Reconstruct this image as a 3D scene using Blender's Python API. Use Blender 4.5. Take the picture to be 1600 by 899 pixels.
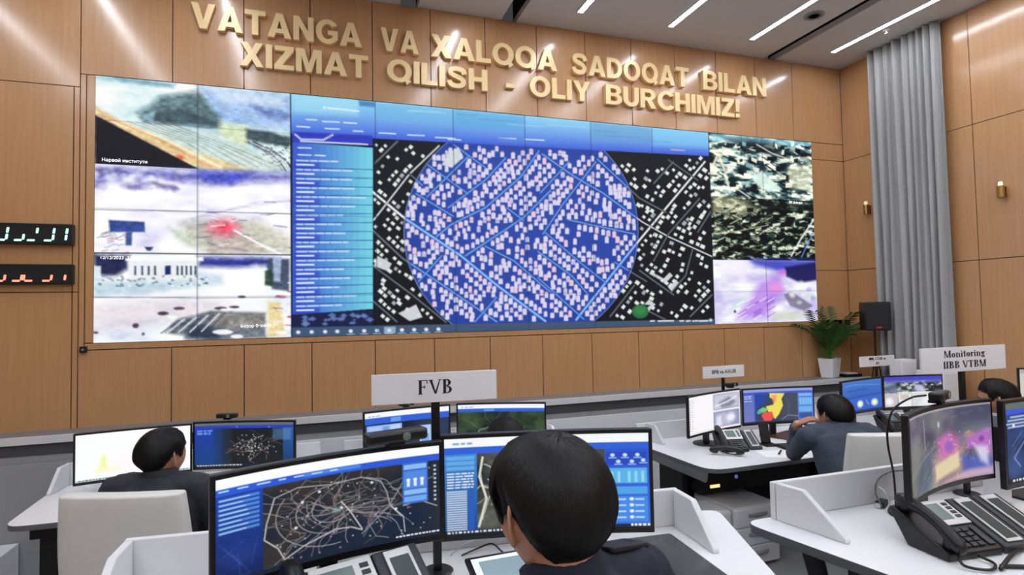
import bpy, bmesh, math, random
import numpy as np
from mathutils import Vector, Matrix

for _o in list(bpy.data.objects):
    bpy.data.objects.remove(_o)
SC = bpy.context.scene
COL = SC.collection
random.seed(7)
RNG = np.random.default_rng(7)
R2 = math.radians

# ------------------------------------------------------------------ camera
CF = 906.26
YAW, PITCH, ROLL = 0.32239, 0.038314, -0.018853
CAM = np.array([1.61435, -5.17296, 1.80])


def _axes():
    cy, sy, cp, sp = math.cos(YAW), math.sin(YAW), math.cos(PITCH), math.sin(PITCH)
    f = np.array([sy * cp, cy * cp, sp])
    r = np.array([cy, -sy, 0.0])
    u = np.cross(r, f)
    cr, sr = math.cos(ROLL), math.sin(ROLL)
    return cr * r + sr * u, -sr * r + cr * u, f


CR, CU, CFW = _axes()
cam_data = bpy.data.cameras.new('camera')
cam_data.sensor_width = 36.0
cam_data.sensor_fit = 'HORIZONTAL'
cam_data.lens = CF / 1600 * 36.0
cam_data.clip_start = 0.05
cam = bpy.data.objects.new('camera', cam_data)
COL.objects.link(cam)
_m = Matrix.Identity(4)
for _i in range(3):
    _m[_i][0], _m[_i][1], _m[_i][2], _m[_i][3] = CR[_i], CU[_i], -CFW[_i], CAM[_i]
cam.matrix_world = _m
SC.camera = cam

# ------------------------------------------------------------------ world, exposure
wd = bpy.data.worlds.new('world')
SC.world = wd
wd.use_nodes = True
wd.node_tree.nodes['Background'].inputs[0].default_value = (0.9, 0.95, 1, 1)
wd.node_tree.nodes['Background'].inputs[1].default_value = 0.05
SC.view_settings.view_transform = 'Standard'
SC.view_settings.look = 'None'
SC.view_settings.gamma = 1
SC.view_settings.use_curve_mapping = False
SC.view_settings.exposure = 0.0
LAMP_STRENGTH = 42.0
SPOT_POWER = 26.0
SCREEN_GAIN = 1.0
CEIL = 4.571
FA = 0.31            # floor height of the raised back tier
DA, DB = 1.06, 0.75  # desk heights of the two tiers


# ------------------------------------------------------------------ place finding (photo pixel -> point in the room)
def _ray(x, y):
    return CFW + CR * (x - 800) / CF - CU * (y - 449.5) / CF


def at(x, y, z):
    d = _ray(x, y)
    return CAM + d * (z - CAM[2]) / d[2]


def aty(x, y, Y):
    d = _ray(x, y)
    return CAM + d * (Y - CAM[1]) / d[1]


def atx(x, y, X):
    d = _ray(x, y)
    return CAM + d * (X - CAM[0]) / d[0]


# ------------------------------------------------------------------ materials
def lin(c):
    return tuple((v / 12.92 if v <= 0.04045 else ((v + 0.055) / 1.055) ** 2.4) for v in [k / 255 for k in c])


MATS = {}


def mat(name, rgb, rough=0.5, metal=0.0, spec=0.5, emit=0.0, noise=0.0, nscale=30.0, bump=0.0, bscale=200.0, coat=0.0, alpha=1.0, trans=0.0):
    if name in MATS:
        return MATS[name]
    m = bpy.data.materials.new(name)
    m.use_nodes = True
    nt = m.node_tree
    b = nt.nodes['Principled BSDF']
    c = lin(rgb)
    b.inputs['Base Color'].default_value = (*c, 1)
    b.inputs['Roughness'].default_value = rough
    b.inputs['Metallic'].default_value = metal
    b.inputs['Specular IOR Level'].default_value = spec
    b.inputs['Coat Weight'].default_value = coat
    b.inputs['Transmission Weight'].default_value = trans
    if emit:
        b.inputs['Emission Color'].default_value = (*c, 1)
        b.inputs['Emission Strength'].default_value = emit
    tc = nt.nodes.new('ShaderNodeTexCoord')
    if noise:
        n = nt.nodes.new('ShaderNodeTexNoise')
        n.inputs['Scale'].default_value = nscale
        n.inputs['Detail'].default_value = 4
        nt.links.new(tc.outputs['Object'], n.inputs['Vector'])
        mx = nt.nodes.new('ShaderNodeMixRGB')
        mx.inputs[1].default_value = (*[v * (1 - noise) for v in c], 1)
        mx.inputs[2].default_value = (*[min(1, v * (1 + noise)) for v in c], 1)
        nt.links.new(n.outputs['Fac'], mx.inputs[0])
        nt.links.new(mx.outputs[0], b.inputs['Base Color'])
    if bump:
        n = nt.nodes.new('ShaderNodeTexNoise')
        n.inputs['Scale'].default_value = bscale
        n.inputs['Detail'].default_value = 3
        nt.links.new(tc.outputs['Object'], n.inputs['Vector'])
        bp = nt.nodes.new('ShaderNodeBump')
        bp.inputs['Strength'].default_value = bump
        bp.inputs['Distance'].default_value = 0.01
        nt.links.new(n.outputs['Fac'], bp.inputs['Height'])
        nt.links.new(bp.outputs['Normal'], b.inputs['Normal'])
    MATS[name] = m
    return m


def wood_mat():
    m = bpy.data.materials.new('wood_veneer')
    m.use_nodes = True
    nt = m.node_tree
    b = nt.nodes['Principled BSDF']
    tc = nt.nodes.new('ShaderNodeTexCoord')
    mp = nt.nodes.new('ShaderNodeMapping')
    mp.inputs['Scale'].default_value = (14, 14, 0.7)
    nt.links.new(tc.outputs['Object'], mp.inputs['Vector'])
    n = nt.nodes.new('ShaderNodeTexNoise')
    n.inputs['Scale'].default_value = 3.0
    n.inputs['Detail'].default_value = 7
    n.inputs['Distortion'].default_value = 0.6
    nt.links.new(mp.outputs[0], n.inputs['Vector'])
    cr = nt.nodes.new('ShaderNodeValToRGB')
    e = cr.color_ramp.elements
    e[0].position, e[0].color = 0.3, (*lin((186, 138, 92)), 1)
    e[1].position, e[1].color = 0.72, (*lin((197, 149, 102)), 1)
    nt.links.new(n.outputs['Fac'], cr.inputs[0])
    nt.links.new(cr.outputs[0], b.inputs['Base Color'])
    b.inputs['Roughness'].default_value = 0.4
    b.inputs['Coat Weight'].default_value = 1.0
    b.inputs['Coat Roughness'].default_value = 0.17
    b.inputs['Coat IOR'].default_value = 1.55
    b.inputs['Specular IOR Level'].default_value = 0.45
    return m


WOOD = wood_mat()
M_DARK = mat('dark_gap', (14, 10, 8), 0.9)
M_BLACK = mat('black_plastic', (18, 18, 20), 0.38, noise=0.15)
M_BLACK2 = mat('matt_black', (12, 12, 13), 0.7, noise=0.1)
M_WHITE = mat('white_laminate', (232, 232, 234), 0.32, noise=0.02, nscale=8)
M_PANEL = mat('white_panel', (222, 222, 224), 0.45, noise=0.02, nscale=6)
M_EDGE = mat('grey_edging', (96, 98, 102), 0.5, noise=0.05)
M_SILVER = mat('silver_plastic', (214, 215, 214), 0.3, 0.2, noise=0.03)
M_LCD = mat('grey_lcd', (104, 122, 116), 0.2, noise=0.08, nscale=60)
M_KEY = mat('dark_keys', (52, 54, 57), 0.45, noise=0.1)
M_CEIL = mat('ceiling_paint', (204, 202, 200), 0.8, noise=0.02)
M_FLOOR = mat('grey_floor', (160, 162, 165), 0.35, noise=0.06, nscale=5)
M_LEATHER = mat('cream_leather', (222, 220, 214), 0.42, noise=0.03, bump=0.12, bscale=260)
M_CHROME = mat('chrome', (200, 202, 206), 0.18, 1.0)
M_CABLE = mat('black_cable', (16, 16, 17), 0.45)
M_CABLE2 = mat('grey_cable', (196, 198, 200), 0.5)
M_GOLD = mat('gold_metal', (246, 216, 160), 0.32, 0.1, noise=0.04)
M_GOLDS = mat('gold_side', (150, 112, 62), 0.35, 0.3)
M_CLOTH = mat('curtain_cloth', (166, 165, 163), 0.9, noise=0.06, bump=0.2, bscale=400)
M_BRASS = mat('brass', (176, 140, 84), 0.25, 0.9)
M_SIGN = mat('sign_board', (236, 237, 240), 0.3, noise=0.02)
M_INK = mat('black_ink', (16, 16, 18), 0.6)
M_PAPER = mat('white_paper', (244, 244, 243), 0.7)
M_SKIN = mat('skin', (194, 140, 108), 0.5, noise=0.06, nscale=40, bump=0.05, bscale=300)
M_HAIR = mat('black_hair', (14, 12, 12), 0.5, spec=0.3, noise=0.5, nscale=60)
M_NAVY = mat('navy_cloth', (26, 31, 48), 0.85, noise=0.1, bump=0.12, bscale=120)
M_GREYC = mat('dark_grey_cloth', (46, 48, 55), 0.85, noise=0.1, bump=0.12, bscale=120)
M_BLUEC = mat('slate_blue_cloth', (62, 70, 84), 0.85, noise=0.1, bump=0.12, bscale=120)
M_TROU = mat('black_trousers', (22, 23, 28), 0.85)
M_SHOE = mat('black_shoe', (14, 13, 13), 0.3)
M_LEAF = mat('palm_leaf', (58, 92, 38), 0.5, noise=0.35, nscale=30)
M_LEAF2 = mat('bright_leaf', (92, 140, 58), 0.5, noise=0.3, nscale=30)
M_SOIL = mat('soil', (52, 40, 30), 0.95)
M_POT = mat('white_ceramic', (236, 236, 238), 0.35)
M_LEDGE = mat('grey_ledge', (120, 120, 122), 0.45)
M_LIP = mat('ledge_lip', (214, 214, 214), 0.45)
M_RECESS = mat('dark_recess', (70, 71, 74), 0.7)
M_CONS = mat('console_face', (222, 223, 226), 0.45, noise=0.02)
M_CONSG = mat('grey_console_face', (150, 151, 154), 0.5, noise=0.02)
M_APRON = mat('grey_apron', (150, 151, 153), 0.5, noise=0.03)
M_STRIP = mat('lamp_glow', (240, 246, 255), 0.5, emit=LAMP_STRENGTH)


# ------------------------------------------------------------------ mesh helpers
class MB:
    def __init__(s):
        s.v, s.f, s.mi, s.cur = [], [], [], 0

    def add(s, vs, fs):
        o = len(s.v)
        s.v += [tuple(p) for p in vs]
        s.f += [tuple(i + o for i in q) for q in fs]
        s.mi += [s.cur] * len(fs)
        return s

    def box(s, x0, x1, y0, y1, z0, z1, M=None):
        vs = [Vector((x, y, z)) for z in (z0, z1) for y in (y0, y1) for x in (x0, x1)]
        if M:
            vs = [M @ p for p in vs]
        return s.add(vs, [(0, 2, 3, 1), (4, 5, 7, 6), (0, 1, 5, 4), (1, 3, 7, 5), (3, 2, 6, 7), (2, 0, 4, 6)])

    def prism(s, poly, z0, z1, M=None, side=None):
        a = sum(poly[i][0] * poly[(i + 1) % len(poly)][1] - poly[(i + 1) % len(poly)][0] * poly[i][1] for i in range(len(poly)))
        if a < 0:
            poly = poly[::-1]
        n = len(poly)
        vs = [Vector((p[0], p[1], z)) for z in (z0, z1) for p in poly]
        if M:
            vs = [M @ p for p in vs]
        s.add(vs, [tuple(range(n))[::-1], tuple(range(n, 2 * n))])
        keep = s.cur
        if side is not None:
            s.cur = side
        o = len(s.v) - 2 * n
        for i in range(n):
            j = (i + 1) % n
            s.f.append((o + i, o + j, o + n + j, o + n + i))
            s.mi.append(s.cur)
        s.cur = keep
        return s

    def rings(s, rs, cap=True):
        n = len(rs[0])
        o = len(s.v)
        for r in rs:
            s.v += [tuple(p) for p in r]
        for k in range(len(rs) - 1):
            for i in range(n):
                j = (i + 1) % n
                s.f.append((o + k * n + i, o + k * n + j, o + (k + 1) * n + j, o + (k + 1) * n + i))
                s.mi.append(s.cur)
        if cap:
            s.f.append(tuple(o + i for i in range(n))[::-1])
            e = o + (len(rs) - 1) * n
            s.f.append(tuple(e + i for i in range(n)))
            s.mi += [s.cur, s.cur]
        return s

    def lathe(s, prof, n=24, c=(0, 0, 0), M=None):
        rs = []
        for r, z in prof:
            ring = [Vector((c[0] + r * math.cos(2 * math.pi * i / n), c[1] + r * math.sin(2 * math.pi * i / n), c[2] + z)) for i in range(n)]
            rs.append([M @ p for p in ring] if M else ring)
        return s.rings(rs)

    def tube(s, pts, rad, n=10, caps=True, flat=None):
        pts = [Vector(p) for p in pts]
        if not hasattr(rad, '__len__'):
            rad = [rad] * len(pts)
        rad = list(rad)
        if caps == 'round':
            d0 = (pts[0] - pts[1]).normalized()
            d1 = (pts[-1] - pts[-2]).normalized()
            r0, r1 = rad[0], rad[-1]
            pts = [pts[0] + d0 * r0 * .98, pts[0] + d0 * r0 * .7] + pts + [pts[-1] + d1 * r1 * .7, pts[-1] + d1 * r1 * .98]
            rad = [r0 * .2, r0 * .71] + rad + [r1 * .71, r1 * .2]
        rs = []
        up = None
        for i, p in enumerate(pts):
            t = (pts[min(i + 1, len(pts) - 1)] - pts[max(i - 1, 0)]).normalized()
            if up is None:
                up = Vector((0, 0, 1)) if abs(t.z) < .9 else Vector((0, 1, 0))
                if flat is not None:
                    up = Vector(flat)
            a = t.cross(up)
            if a.length < 1e-5:
                a = t.orthogonal()
            a.normalize()
            b = a.cross(t).normalized()
            up = b
            rs.append([p + a * rad[i] * math.cos(2 * math.pi * k / n) - b * rad[i] * math.sin(2 * math.pi * k / n) for k in range(n)])
        return s.rings(rs)

    def build(s, name, mats, parent=None, smooth=False, bevel=0, M=None, seg=2):
        me = bpy.data.meshes.new(name)
        me.from_pydata(s.v, [], s.f)
        mats = mats if isinstance(mats, (list, tuple)) else [mats]
        for m in mats:
            me.materials.append(m)
        if len(mats) > 1:
            me.polygons.foreach_set('material_index', s.mi)
        if smooth:
            me.polygons.foreach_set('use_smooth', [True] * len(s.f))
        bm = bmesh.new()
        bm.from_mesh(me)
        bmesh.ops.recalc_face_normals(bm, faces=bm.faces)
        bm.to_mesh(me)
        bm.free()
        me.update()
        o = bpy.data.objects.new(name, me)
        COL.objects.link(o)
        if parent:
            o.parent = parent
        if M is not None:
            o.matrix_local = M
        if bevel:
            b = o.modifiers.new('bevel', 'BEVEL')
            b.width = bevel
            b.segments = seg
            b.limit_method = 'ANGLE'
            b.angle_limit = R2(40)
            b.harden_normals = False
        return o


def tag(o, label=None, cat=None, group=None, kind=None):
    if label:
        o['label'] = label
    if cat:
        o['category'] = cat
    if group:
        o['group'] = group
    if kind:
        o['kind'] = kind
    return o


def empty(name, loc=(0, 0, 0), rz=0.0, label=None, cat=None, group=None):
    o = bpy.data.objects.new(name, None)
    o.empty_display_size = 0.1
    COL.objects.link(o)
    o.location = loc
    o.rotation_euler = (0, 0, rz)
    return tag(o, label, cat, group)


def copy_tree(o, parent=None):
    c = o.copy()
    COL.objects.link(c)
    if parent:
        c.parent = parent
        c.matrix_parent_inverse = o.matrix_parent_inverse.copy()
    for ch in list(o.children):
        copy_tree(ch, c)
    return c


def TR(x, y, z, rz=0.0, rx=0.0):
    return Matrix.Translation((x, y, z)) @ Matrix.Rotation(rz, 4, 'Z') @ Matrix.Rotation(rx, 4, 'X')


def rounded(poly, r, n=6):
    out = []
    k = len(poly)
    for i in range(k):
        rr = r[i] if hasattr(r, '__len__') else r
        p, a, b = Vector(poly[i]), Vector(poly[i - 1]), Vector(poly[(i + 1) % k])
        if rr <= 0:
            out.append(tuple(p))
            continue
        da, db = (a - p).normalized(), (b - p).normalized()
        rr = min(rr, (a - p).length * .45, (b - p).length * .45)
        p0, p1 = p + da * rr, p + db * rr
        for t in range(n + 1):
            u = t / n
            q = p0 * (1 - u) ** 2 + p * 2 * u * (1 - u) + p1 * u ** 2
            out.append(tuple(q))
    return out


def bez(pts, n=24):
    """smooth curve through points (Catmull-Rom)"""
    P = [Vector(p) for p in pts]
    P = [P[0] * 2 - P[1]] + P + [P[-1] * 2 - P[-2]]
    out = []
    m = max(2, n // (len(P) - 3))
    for i in range(1, len(P) - 2):
        for k in range(m):
            t = k / m
            a, b, c, d = P[i - 1], P[i], P[i + 1], P[i + 2]
            out.append(0.5 * ((2 * b) + (c - a) * t + (2 * a - 5 * b + 4 * c - d) * t * t + (3 * b - a - 3 * c + d) * t ** 3))
    out.append(P[-2])
    return out


def text_mesh(txt, size, extrude, offset=0.0, spacing=1.0, align='CENTER', bev=0.0):
    cu = bpy.data.curves.new('t', 'FONT')
    cu.body = txt
    cu.size = size
    cu.extrude = extrude
    cu.offset = offset
    cu.bevel_depth = bev
    cu.space_character = spacing
    cu.align_x = align
    o = bpy.data.objects.new('t', cu)
    COL.objects.link(o)
    dg = bpy.context.evaluated_depsgraph_get()
    me = bpy.data.meshes.new_from_object(o.evaluated_get(dg))
    bpy.data.objects.remove(o)
    bpy.data.curves.remove(cu)
    return me


def mesh_obj(name, me, mats, parent=None, M=None):
    me.materials.clear()
    for m in (mats if isinstance(mats, (list, tuple)) else [mats]):
        me.materials.append(m)
    me.name = name
    o = bpy.data.objects.new(name, me)
    COL.objects.link(o)
    if parent:
        o.parent = parent
    if M is not None:
        o.matrix_local = M
    return o


# ------------------------------------------------------------------ pictures shown on the screens
class Canvas:
    def __init__(s, w, h, tf=None, bg=(0, 0, 0)):
        s.w, s.h, s.tf = w, h, tf
        s.a = np.zeros((h, w, 3), np.float32)
        s.a[:] = np.array(bg, np.float32)

    def P(s, pts):
        pts = np.asarray(pts, float)
        return s.tf(pts) if s.tf else pts

    def _mask(s, p, pad=0):
        x0, y0 = np.floor(p.min(0) - pad).astype(int)
        x1, y1 = np.ceil(p.max(0) + pad).astype(int) + 1
        x0, y0, x1, y1 = max(x0, 0), max(y0, 0), min(x1, s.w), min(y1, s.h)
        if x1 <= x0 or y1 <= y0:
            return None
        return x0, y0, x1, y1

    def _put(s, b, m, col, a):
        x0, y0, x1, y1 = b
        m = (m * a)[..., None]
        s.a[y0:y1, x0:x1] = s.a[y0:y1, x0:x1] * (1 - m) + np.array(col, np.float32) * m

    def poly(s, pts, col, a=1.0, soft=0.7, raw=False):
        p = np.asarray(pts, float) if raw else s.P(pts)
        b = s._mask(p, soft * 2)
        if b is None:
            return
        x0, y0, x1, y1 = b
        X, Y = np.meshgrid(np.arange(x0, x1) + .5, np.arange(y0, y1) + .5)
        ins = np.zeros(X.shape, bool)
        dist = np.full(X.shape, 1e9)
        n = len(p)
        for i in range(n):
            ax, ay = p[i]
            bx, by = p[(i + 1) % n]
            if ay != by:
                c = ((ay > Y) != (by > Y)) & (X < (bx - ax) * (Y - ay) / (by - ay) + ax)
                ins ^= c
            L = (bx - ax) ** 2 + (by - ay) ** 2 + 1e-9
            t = np.clip(((X - ax) * (bx - ax) + (Y - ay) * (by - ay)) / L, 0, 1)
            dist = np.minimum(dist, (X - ax - t * (bx - ax)) ** 2 + (Y - ay - t * (by - ay)) ** 2)
        d = np.sqrt(dist) * np.where(ins, 1, -1)
        s._put(b, np.clip(d / max(soft, .3) * .5 + .5, 0, 1), col, a)

    def line(s, pts, wd, col, a=1.0, soft=0.7, raw=False):
        p = np.asarray(pts, float) if raw else s.P(pts)
        b = s._mask(p, wd + soft * 2)
        if b is None:
            return
        x0, y0, x1, y1 = b
        X, Y = np.meshgrid(np.arange(x0, x1) + .5, np.arange(y0, y1) + .5)
        dist = np.full(X.shape, 1e9)
        for i in range(len(p) - 1):
            ax, ay = p[i]
            bx, by = p[i + 1]
            L = (bx - ax) ** 2 + (by - ay) ** 2 + 1e-9
            t = np.clip(((X - ax) * (bx - ax) + (Y - ay) * (by - ay)) / L, 0, 1)
            dist = np.minimum(dist, (X - ax - t * (bx - ax)) ** 2 + (Y - ay - t * (by - ay)) ** 2)
        s._put(b, np.clip((wd / 2 - np.sqrt(dist)) / max(soft, .3) + .5, 0, 1), col, a)

    def ell(s, c, rx, ry, col, a=1.0, soft=0.7, raw=False):
        t = np.linspace(0, 2 * np.pi, 28, endpoint=False)
        s.poly(np.stack([c[0] + rx * np.cos(t), c[1] + ry * np.sin(t)], 1), col, a, soft, raw)

    def rect(s, x0, y0, x1, y1, col, a=1.0, soft=0.6):
        s.poly([(x0, y0), (x1, y0), (x1, y1), (x0, y1)], col, a, soft)

    def grad(s, x0, y0, x1, y1, c0, c1, a=1.0, horiz=False, n=14):
        for i in range(n):
            t0, t1 = i / n, (i + 1) / n
            c = np.array(c0) * (1 - (i + .5) / n) + np.array(c1) * (i + .5) / n
            if horiz:
                s.rect(x0 + (x1 - x0) * t0, y0, x0 + (x1 - x0) * t1, y1, c, a)
            else:
                s.rect(x0, y0 + (y1 - y0) * t0, x1, y0 + (y1 - y0) * t1, c, a)

    def words(s, x, y, n, h, col, L=(3, 9), gap=1.5, a=1.0):
        for _ in range(n):
            l = random.uniform(*L)
            s.rect(x, y, x + l, y + h, col, a, .5)
            x += l + gap

    def noise(s, sx, sy, seed):
        r = np.random.default_rng(seed)
        gx, gy = int(s.w / sx) + 3, int(s.h / sy) + 3
        g = r.random((gy, gx))
        X = np.arange(s.w) / sx
        Y = np.arange(s.h) / sy
        xi, yi = X.astype(int), Y.astype(int)
        fx, fy = X - xi, Y - yi
        fx, fy = fx * fx * (3 - 2 * fx), fy * fy * (3 - 2 * fy)
        A = g[yi][:, xi] * (1 - fx) + g[yi][:, xi + 1] * fx
        B = g[yi + 1][:, xi] * (1 - fx) + g[yi + 1][:, xi + 1] * fx
        return A * (1 - fy)[:, None] + B * fy[:, None]

    def fbm(s, sx, sy, seed, o=3):
        t = 0
        w = 0
        for k in range(o):
            t = t + s.noise(sx / 2 ** k, sy / 2 ** k, seed + k * 11) * .6 ** k
            w += .6 ** k
        return t / w

    def ramp(s, box, val, stops, a=1.0):
        """colour the pixel box by val through colour stops [(v, rgb)...]"""
        x0, y0, x1, y1 = [int(round(k)) for k in box]
        x0, y0, x1, y1 = max(x0, 0), max(y0, 0), min(x1, s.w), min(y1, s.h)
        v = val[y0:y1, x0:x1]
        xs = [k[0] for k in stops]
        c = np.stack([np.interp(v, xs, [k[1][j] for k in stops]) for j in range(3)], -1)
        s.a[y0:y1, x0:x1] = s.a[y0:y1, x0:x1] * (1 - a) + c * a

    def linear(s):
        c = np.clip(s.a / 255, 0, 1)
        return np.where(c <= .04045, c / 12.92, ((c + .055) / 1.055) ** 2.4).astype(np.float32)


def picture_mat():
    m = bpy.data.materials.new('screen_picture')
    m.use_nodes = True
    nt = m.node_tree
    b = nt.nodes['Principled BSDF']
    b.inputs['Base Color'].default_value = (.012, .012, .014, 1)
    b.inputs['Roughness'].default_value = .35
    b.inputs['Specular IOR Level'].default_value = .08
    at_ = nt.nodes.new('ShaderNodeAttribute')
    at_.attribute_name = 'picture'
    nt.links.new(at_.outputs['Color'], b.inputs['Emission Color'])
    b.inputs['Emission Strength'].default_value = SCREEN_GAIN
    m.cycles.emission_sampling = 'NONE'
    return m


M_PIC = picture_mat()


def picture_mesh(name, lin_img, pos):
    """one quad per picture element; pos(u, v) -> xyz arrays, u right, v down, 0..1"""
    h, w = lin_img.shape[:2]
    U, V = np.meshgrid(np.linspace(0, 1, w + 1), np.linspace(0, 1, h + 1))
    co = np.stack(pos(U, V), -1).reshape(-1, 3).astype(np.float32)
    idx = np.arange((w + 1) * (h + 1)).reshape(h + 1, w + 1)
    q = np.stack([idx[:-1, :-1], idx[1:, :-1], idx[1:, 1:], idx[:-1, 1:]], -1).reshape(-1).astype(np.int32)
    me = bpy.data.meshes.new(name)
    n = w * h
    me.vertices.add(len(co))
    me.vertices.foreach_set('co', co.ravel())
    me.loops.add(n * 4)
    me.loops.foreach_set('vertex_index', q)
    me.polygons.add(n)
    me.polygons.foreach_set('loop_start', np.arange(0, n * 4, 4, dtype=np.int32))
    me.update(calc_edges=True)
    ca = me.color_attributes.new('picture', 'FLOAT_COLOR', 'POINT')
    im = lin_img
    p = np.zeros((h + 1, w + 1, 4), np.float32)
    e = np.pad(im, ((0, 1), (0, 1), (0, 0)), 'edge')
    e2 = np.pad(im, ((1, 0), (1, 0), (0, 0)), 'edge')
    e3 = np.pad(im, ((1, 0), (0, 1), (0, 0)), 'edge')
    e4 = np.pad(im, ((0, 1), (1, 0), (0, 0)), 'edge')
    p[..., :3] = (e + e2 + e3 + e4) / 4
    p[..., 3] = 1
    ca.data.foreach_set('color', p.ravel())
    me.materials.append(M_PIC)
    return me

# ================================================================== ROOM
XR, XL, YB = 7.481, -4.0, -12.0
ZS0, ZS1 = 1.608, 3.661      # video wall bottom and top
SW = 7.0                     # video wall width
G = 0.0035


def panels(name, rects, depth, parent_kind='structure'):
    """veneer panels with open joints in front of a dark backing; rects (x0,x1,z0,z1) on the plane y=0"""
    b = MB()
    for x0, x1, z0, z1 in rects:
        b.box(x0 + G, x1 - G, 0, depth, z0 + G, z1 - G)
    return b


fr = []
xs_top = [-0.10] + [0.52 * k for k in range(1, 14)] + [XR]
for a, c in zip(xs_top[:-1], xs_top[1:]):
    fr.append((a, c, ZS1 + .004, CEIL))
xs_low = [-0.10] + [0.52 * k for k in range(1, 14)] + [XR]
for a, c in zip(xs_low[:-1], xs_low[1:]):
    fr.append((a, c, 0.0, 1.556))
fr.append((-0.06, 7.055, 1.556, ZS0))
fr.append((-0.06, 0.0, ZS0, ZS1 + .004))
fr.append((-0.10, -0.06, 1.556, ZS1 + .004))
fr += [(SW, XR, ZS0, 2.184), (SW, XR, 2.184, 3.467), (SW, XR, 3.467, ZS1 + .004)]
fr += [(-0.14, -0.10, 0.0, 1.995), (-0.14, -0.10, 1.995, 3.562)]
xl = -0.14
while xl > XL:
    x2 = max(xl - 1.25, XL)
    fr += [(x2, xl, 0.0, 1.995), (x2, xl, 1.995, 3.562), (x2, xl if xl < -.2 else -.10, 3.562, CEIL)]
    xl = x2
b = panels('wall_front', fr, 0.1)
b.cur = 1
b.box(XL, XR, 0.1, 0.16, 0, CEIL)
tag(b.build('wall_front', [WOOD, M_DARK]), kind='structure')

# right wall: veneer panels either side of the curtain
b = MB()
ys = [0.0, -0.40, -1.42, -1.94, -2.46, -2.98, -4.2, -5.4, -6.6, -7.8, -9.0, -10.2, -11.1, YB]
for a, c in zip(ys[:-1], ys[1:]):
    for z0, z1 in ((0, 2.184), (2.184, 3.467), (3.467, CEIL)):
        b.box(XR, XR + .1, c + G, a - G, z0 + G, z1 - G)
b.cur = 1
b.box(XR + .1, XR + .16, YB, 0.16, 0, CEIL)
tag(b.build('wall_right', [WOOD, M_DARK]), kind='structure')
b = MB()
for k in range(12):
    for z0, z1 in ((0, 1.995), (1.995, 3.562), (3.562, CEIL)):
        b.box(XL - .1, XL, -k - 1 + G, -k - G, z0 + G, z1 - G)
b.cur = 1
b.box(XL - .16, XL - .1, YB, 0.16, 0, CEIL)
tag(b.build('wall_left', [WOOD, M_DARK]), kind='structure')
b = MB()
k = XL
while k < XR - .01:
    for z0, z1 in ((0, 1.995), (1.995, 3.562), (3.562, CEIL)):
        b.box(k + G, min(k + 1.25, XR) - G, YB - .1, YB, z0 + G, z1 - G)
    k += 1.25
b.cur = 1
b.box(XL, XR, YB - .16, YB - .1, 0, CEIL)
tag(b.build('wall_back', [WOOD, M_DARK]), kind='structure')
tag(MB().box(XL, XR, YB, 0.0, -0.1, 0.0).build('floor', M_FLOOR), kind='structure')
PLAT_Y = -3.20
b = MB().box(XL, XR, YB, PLAT_Y, 0.0, FA)
tag(b.build('floor_platform', M_FLOOR, bevel=.008), kind='structure')

# ceiling boards with dark slots between them
slots = [(-1.6, .15), (2.405, .16), (3.36, .15), (6.45, .15)]
b = MB()
x = XL
for sx, sw in slots:
    b.box(x, sx - sw / 2, YB, 0.1, CEIL, CEIL + .06)
    x = sx + sw / 2
b.box(x, XR + .1, YB, 0.1, CEIL, CEIL + .06)
b.cur = 1
b.box(XL, XR + .1, YB, 0.1, CEIL + .3, CEIL + .36)
for sx, sw in slots:
    b.box(sx - sw / 2 - .02, sx - sw / 2 - .002, YB, 0.1, CEIL + .061, CEIL + .3)
    b.box(sx + sw / 2 + .002, sx + sw / 2 + .02, YB, 0.1, CEIL + .061, CEIL + .3)
tag(b.build('ceiling', [M_CEIL, M_DARK]), kind='structure')

# ledge of the low console under the wall
tag(MB().box(XL, XR, -.23, 0.0, .955, .978).build('trim_1', M_LEDGE, bevel=.002), kind='structure')
tag(MB().box(XL, XR, -.25, -.232, .925, .979).build('trim_2', M_LIP, bevel=.002), kind='structure')
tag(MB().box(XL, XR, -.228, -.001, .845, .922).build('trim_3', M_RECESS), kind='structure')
tag(MB().box(XL, XR, -.222, -.001, .795, .843).build('trim_6', M_APRON), kind='structure')  # mid-grey strip: shade under the lip put into the colour
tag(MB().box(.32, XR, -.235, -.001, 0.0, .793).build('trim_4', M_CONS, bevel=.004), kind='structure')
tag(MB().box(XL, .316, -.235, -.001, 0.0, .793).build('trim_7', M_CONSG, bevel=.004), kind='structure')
tag(MB().box(XL, -0.35, -.95, -.245, 0.0, .26).build('trim_5', M_CONS, bevel=.004), kind='structure')

# ------------------------------------------------------------------ ceiling lamps
LX = [-1.1, -0.15, 0.85, 2.93, 3.95, 4.93, 5.91, 7.0]
LY = [(-0.345, -3.6), (-4.1, -7.4), (-7.9, -11.2)]
ordn = ['first', 'second', 'third', 'fourth', 'fifth', 'sixth', 'seventh', 'eighth', 'ninth', 'tenth', 'eleventh', 'twelfth']
rown = ['front row', 'middle row', 'back row']
for j, (y0, y1) in enumerate(LY):
    for i, lx in enumerate(LX):
        if i == len(LX) - 1:
            l = 'white ceiling strip light closest to the grey curtain, ' + rown[j]
        else:
            l = 'white ceiling strip light, %s from the grey curtain, %s' % (ordn[len(LX) - 1 - i], rown[j])
        t = empty('strip_light', (lx, (y0 + y1) / 2, CEIL), label=l, cat='ceiling light', group='strip lights on the ceiling')
        L = (y0 - y1) / 2
        w = .026
        b = MB()
        for s in (-1, 1):
            b.box(s * (w + .004) - .004, s * (w + .004) + .004, -L - .008, L + .008, -.007, -.0005)
            b.box(-w, w, s * (L + .004) - .004, s * (L + .004) + .004, -.007, -.0005)
        b.build('frame', M_CEIL, t)
        MB().box(-w, w, -L, L, -.006, -.001).build('diffuser', M_STRIP, t)

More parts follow.
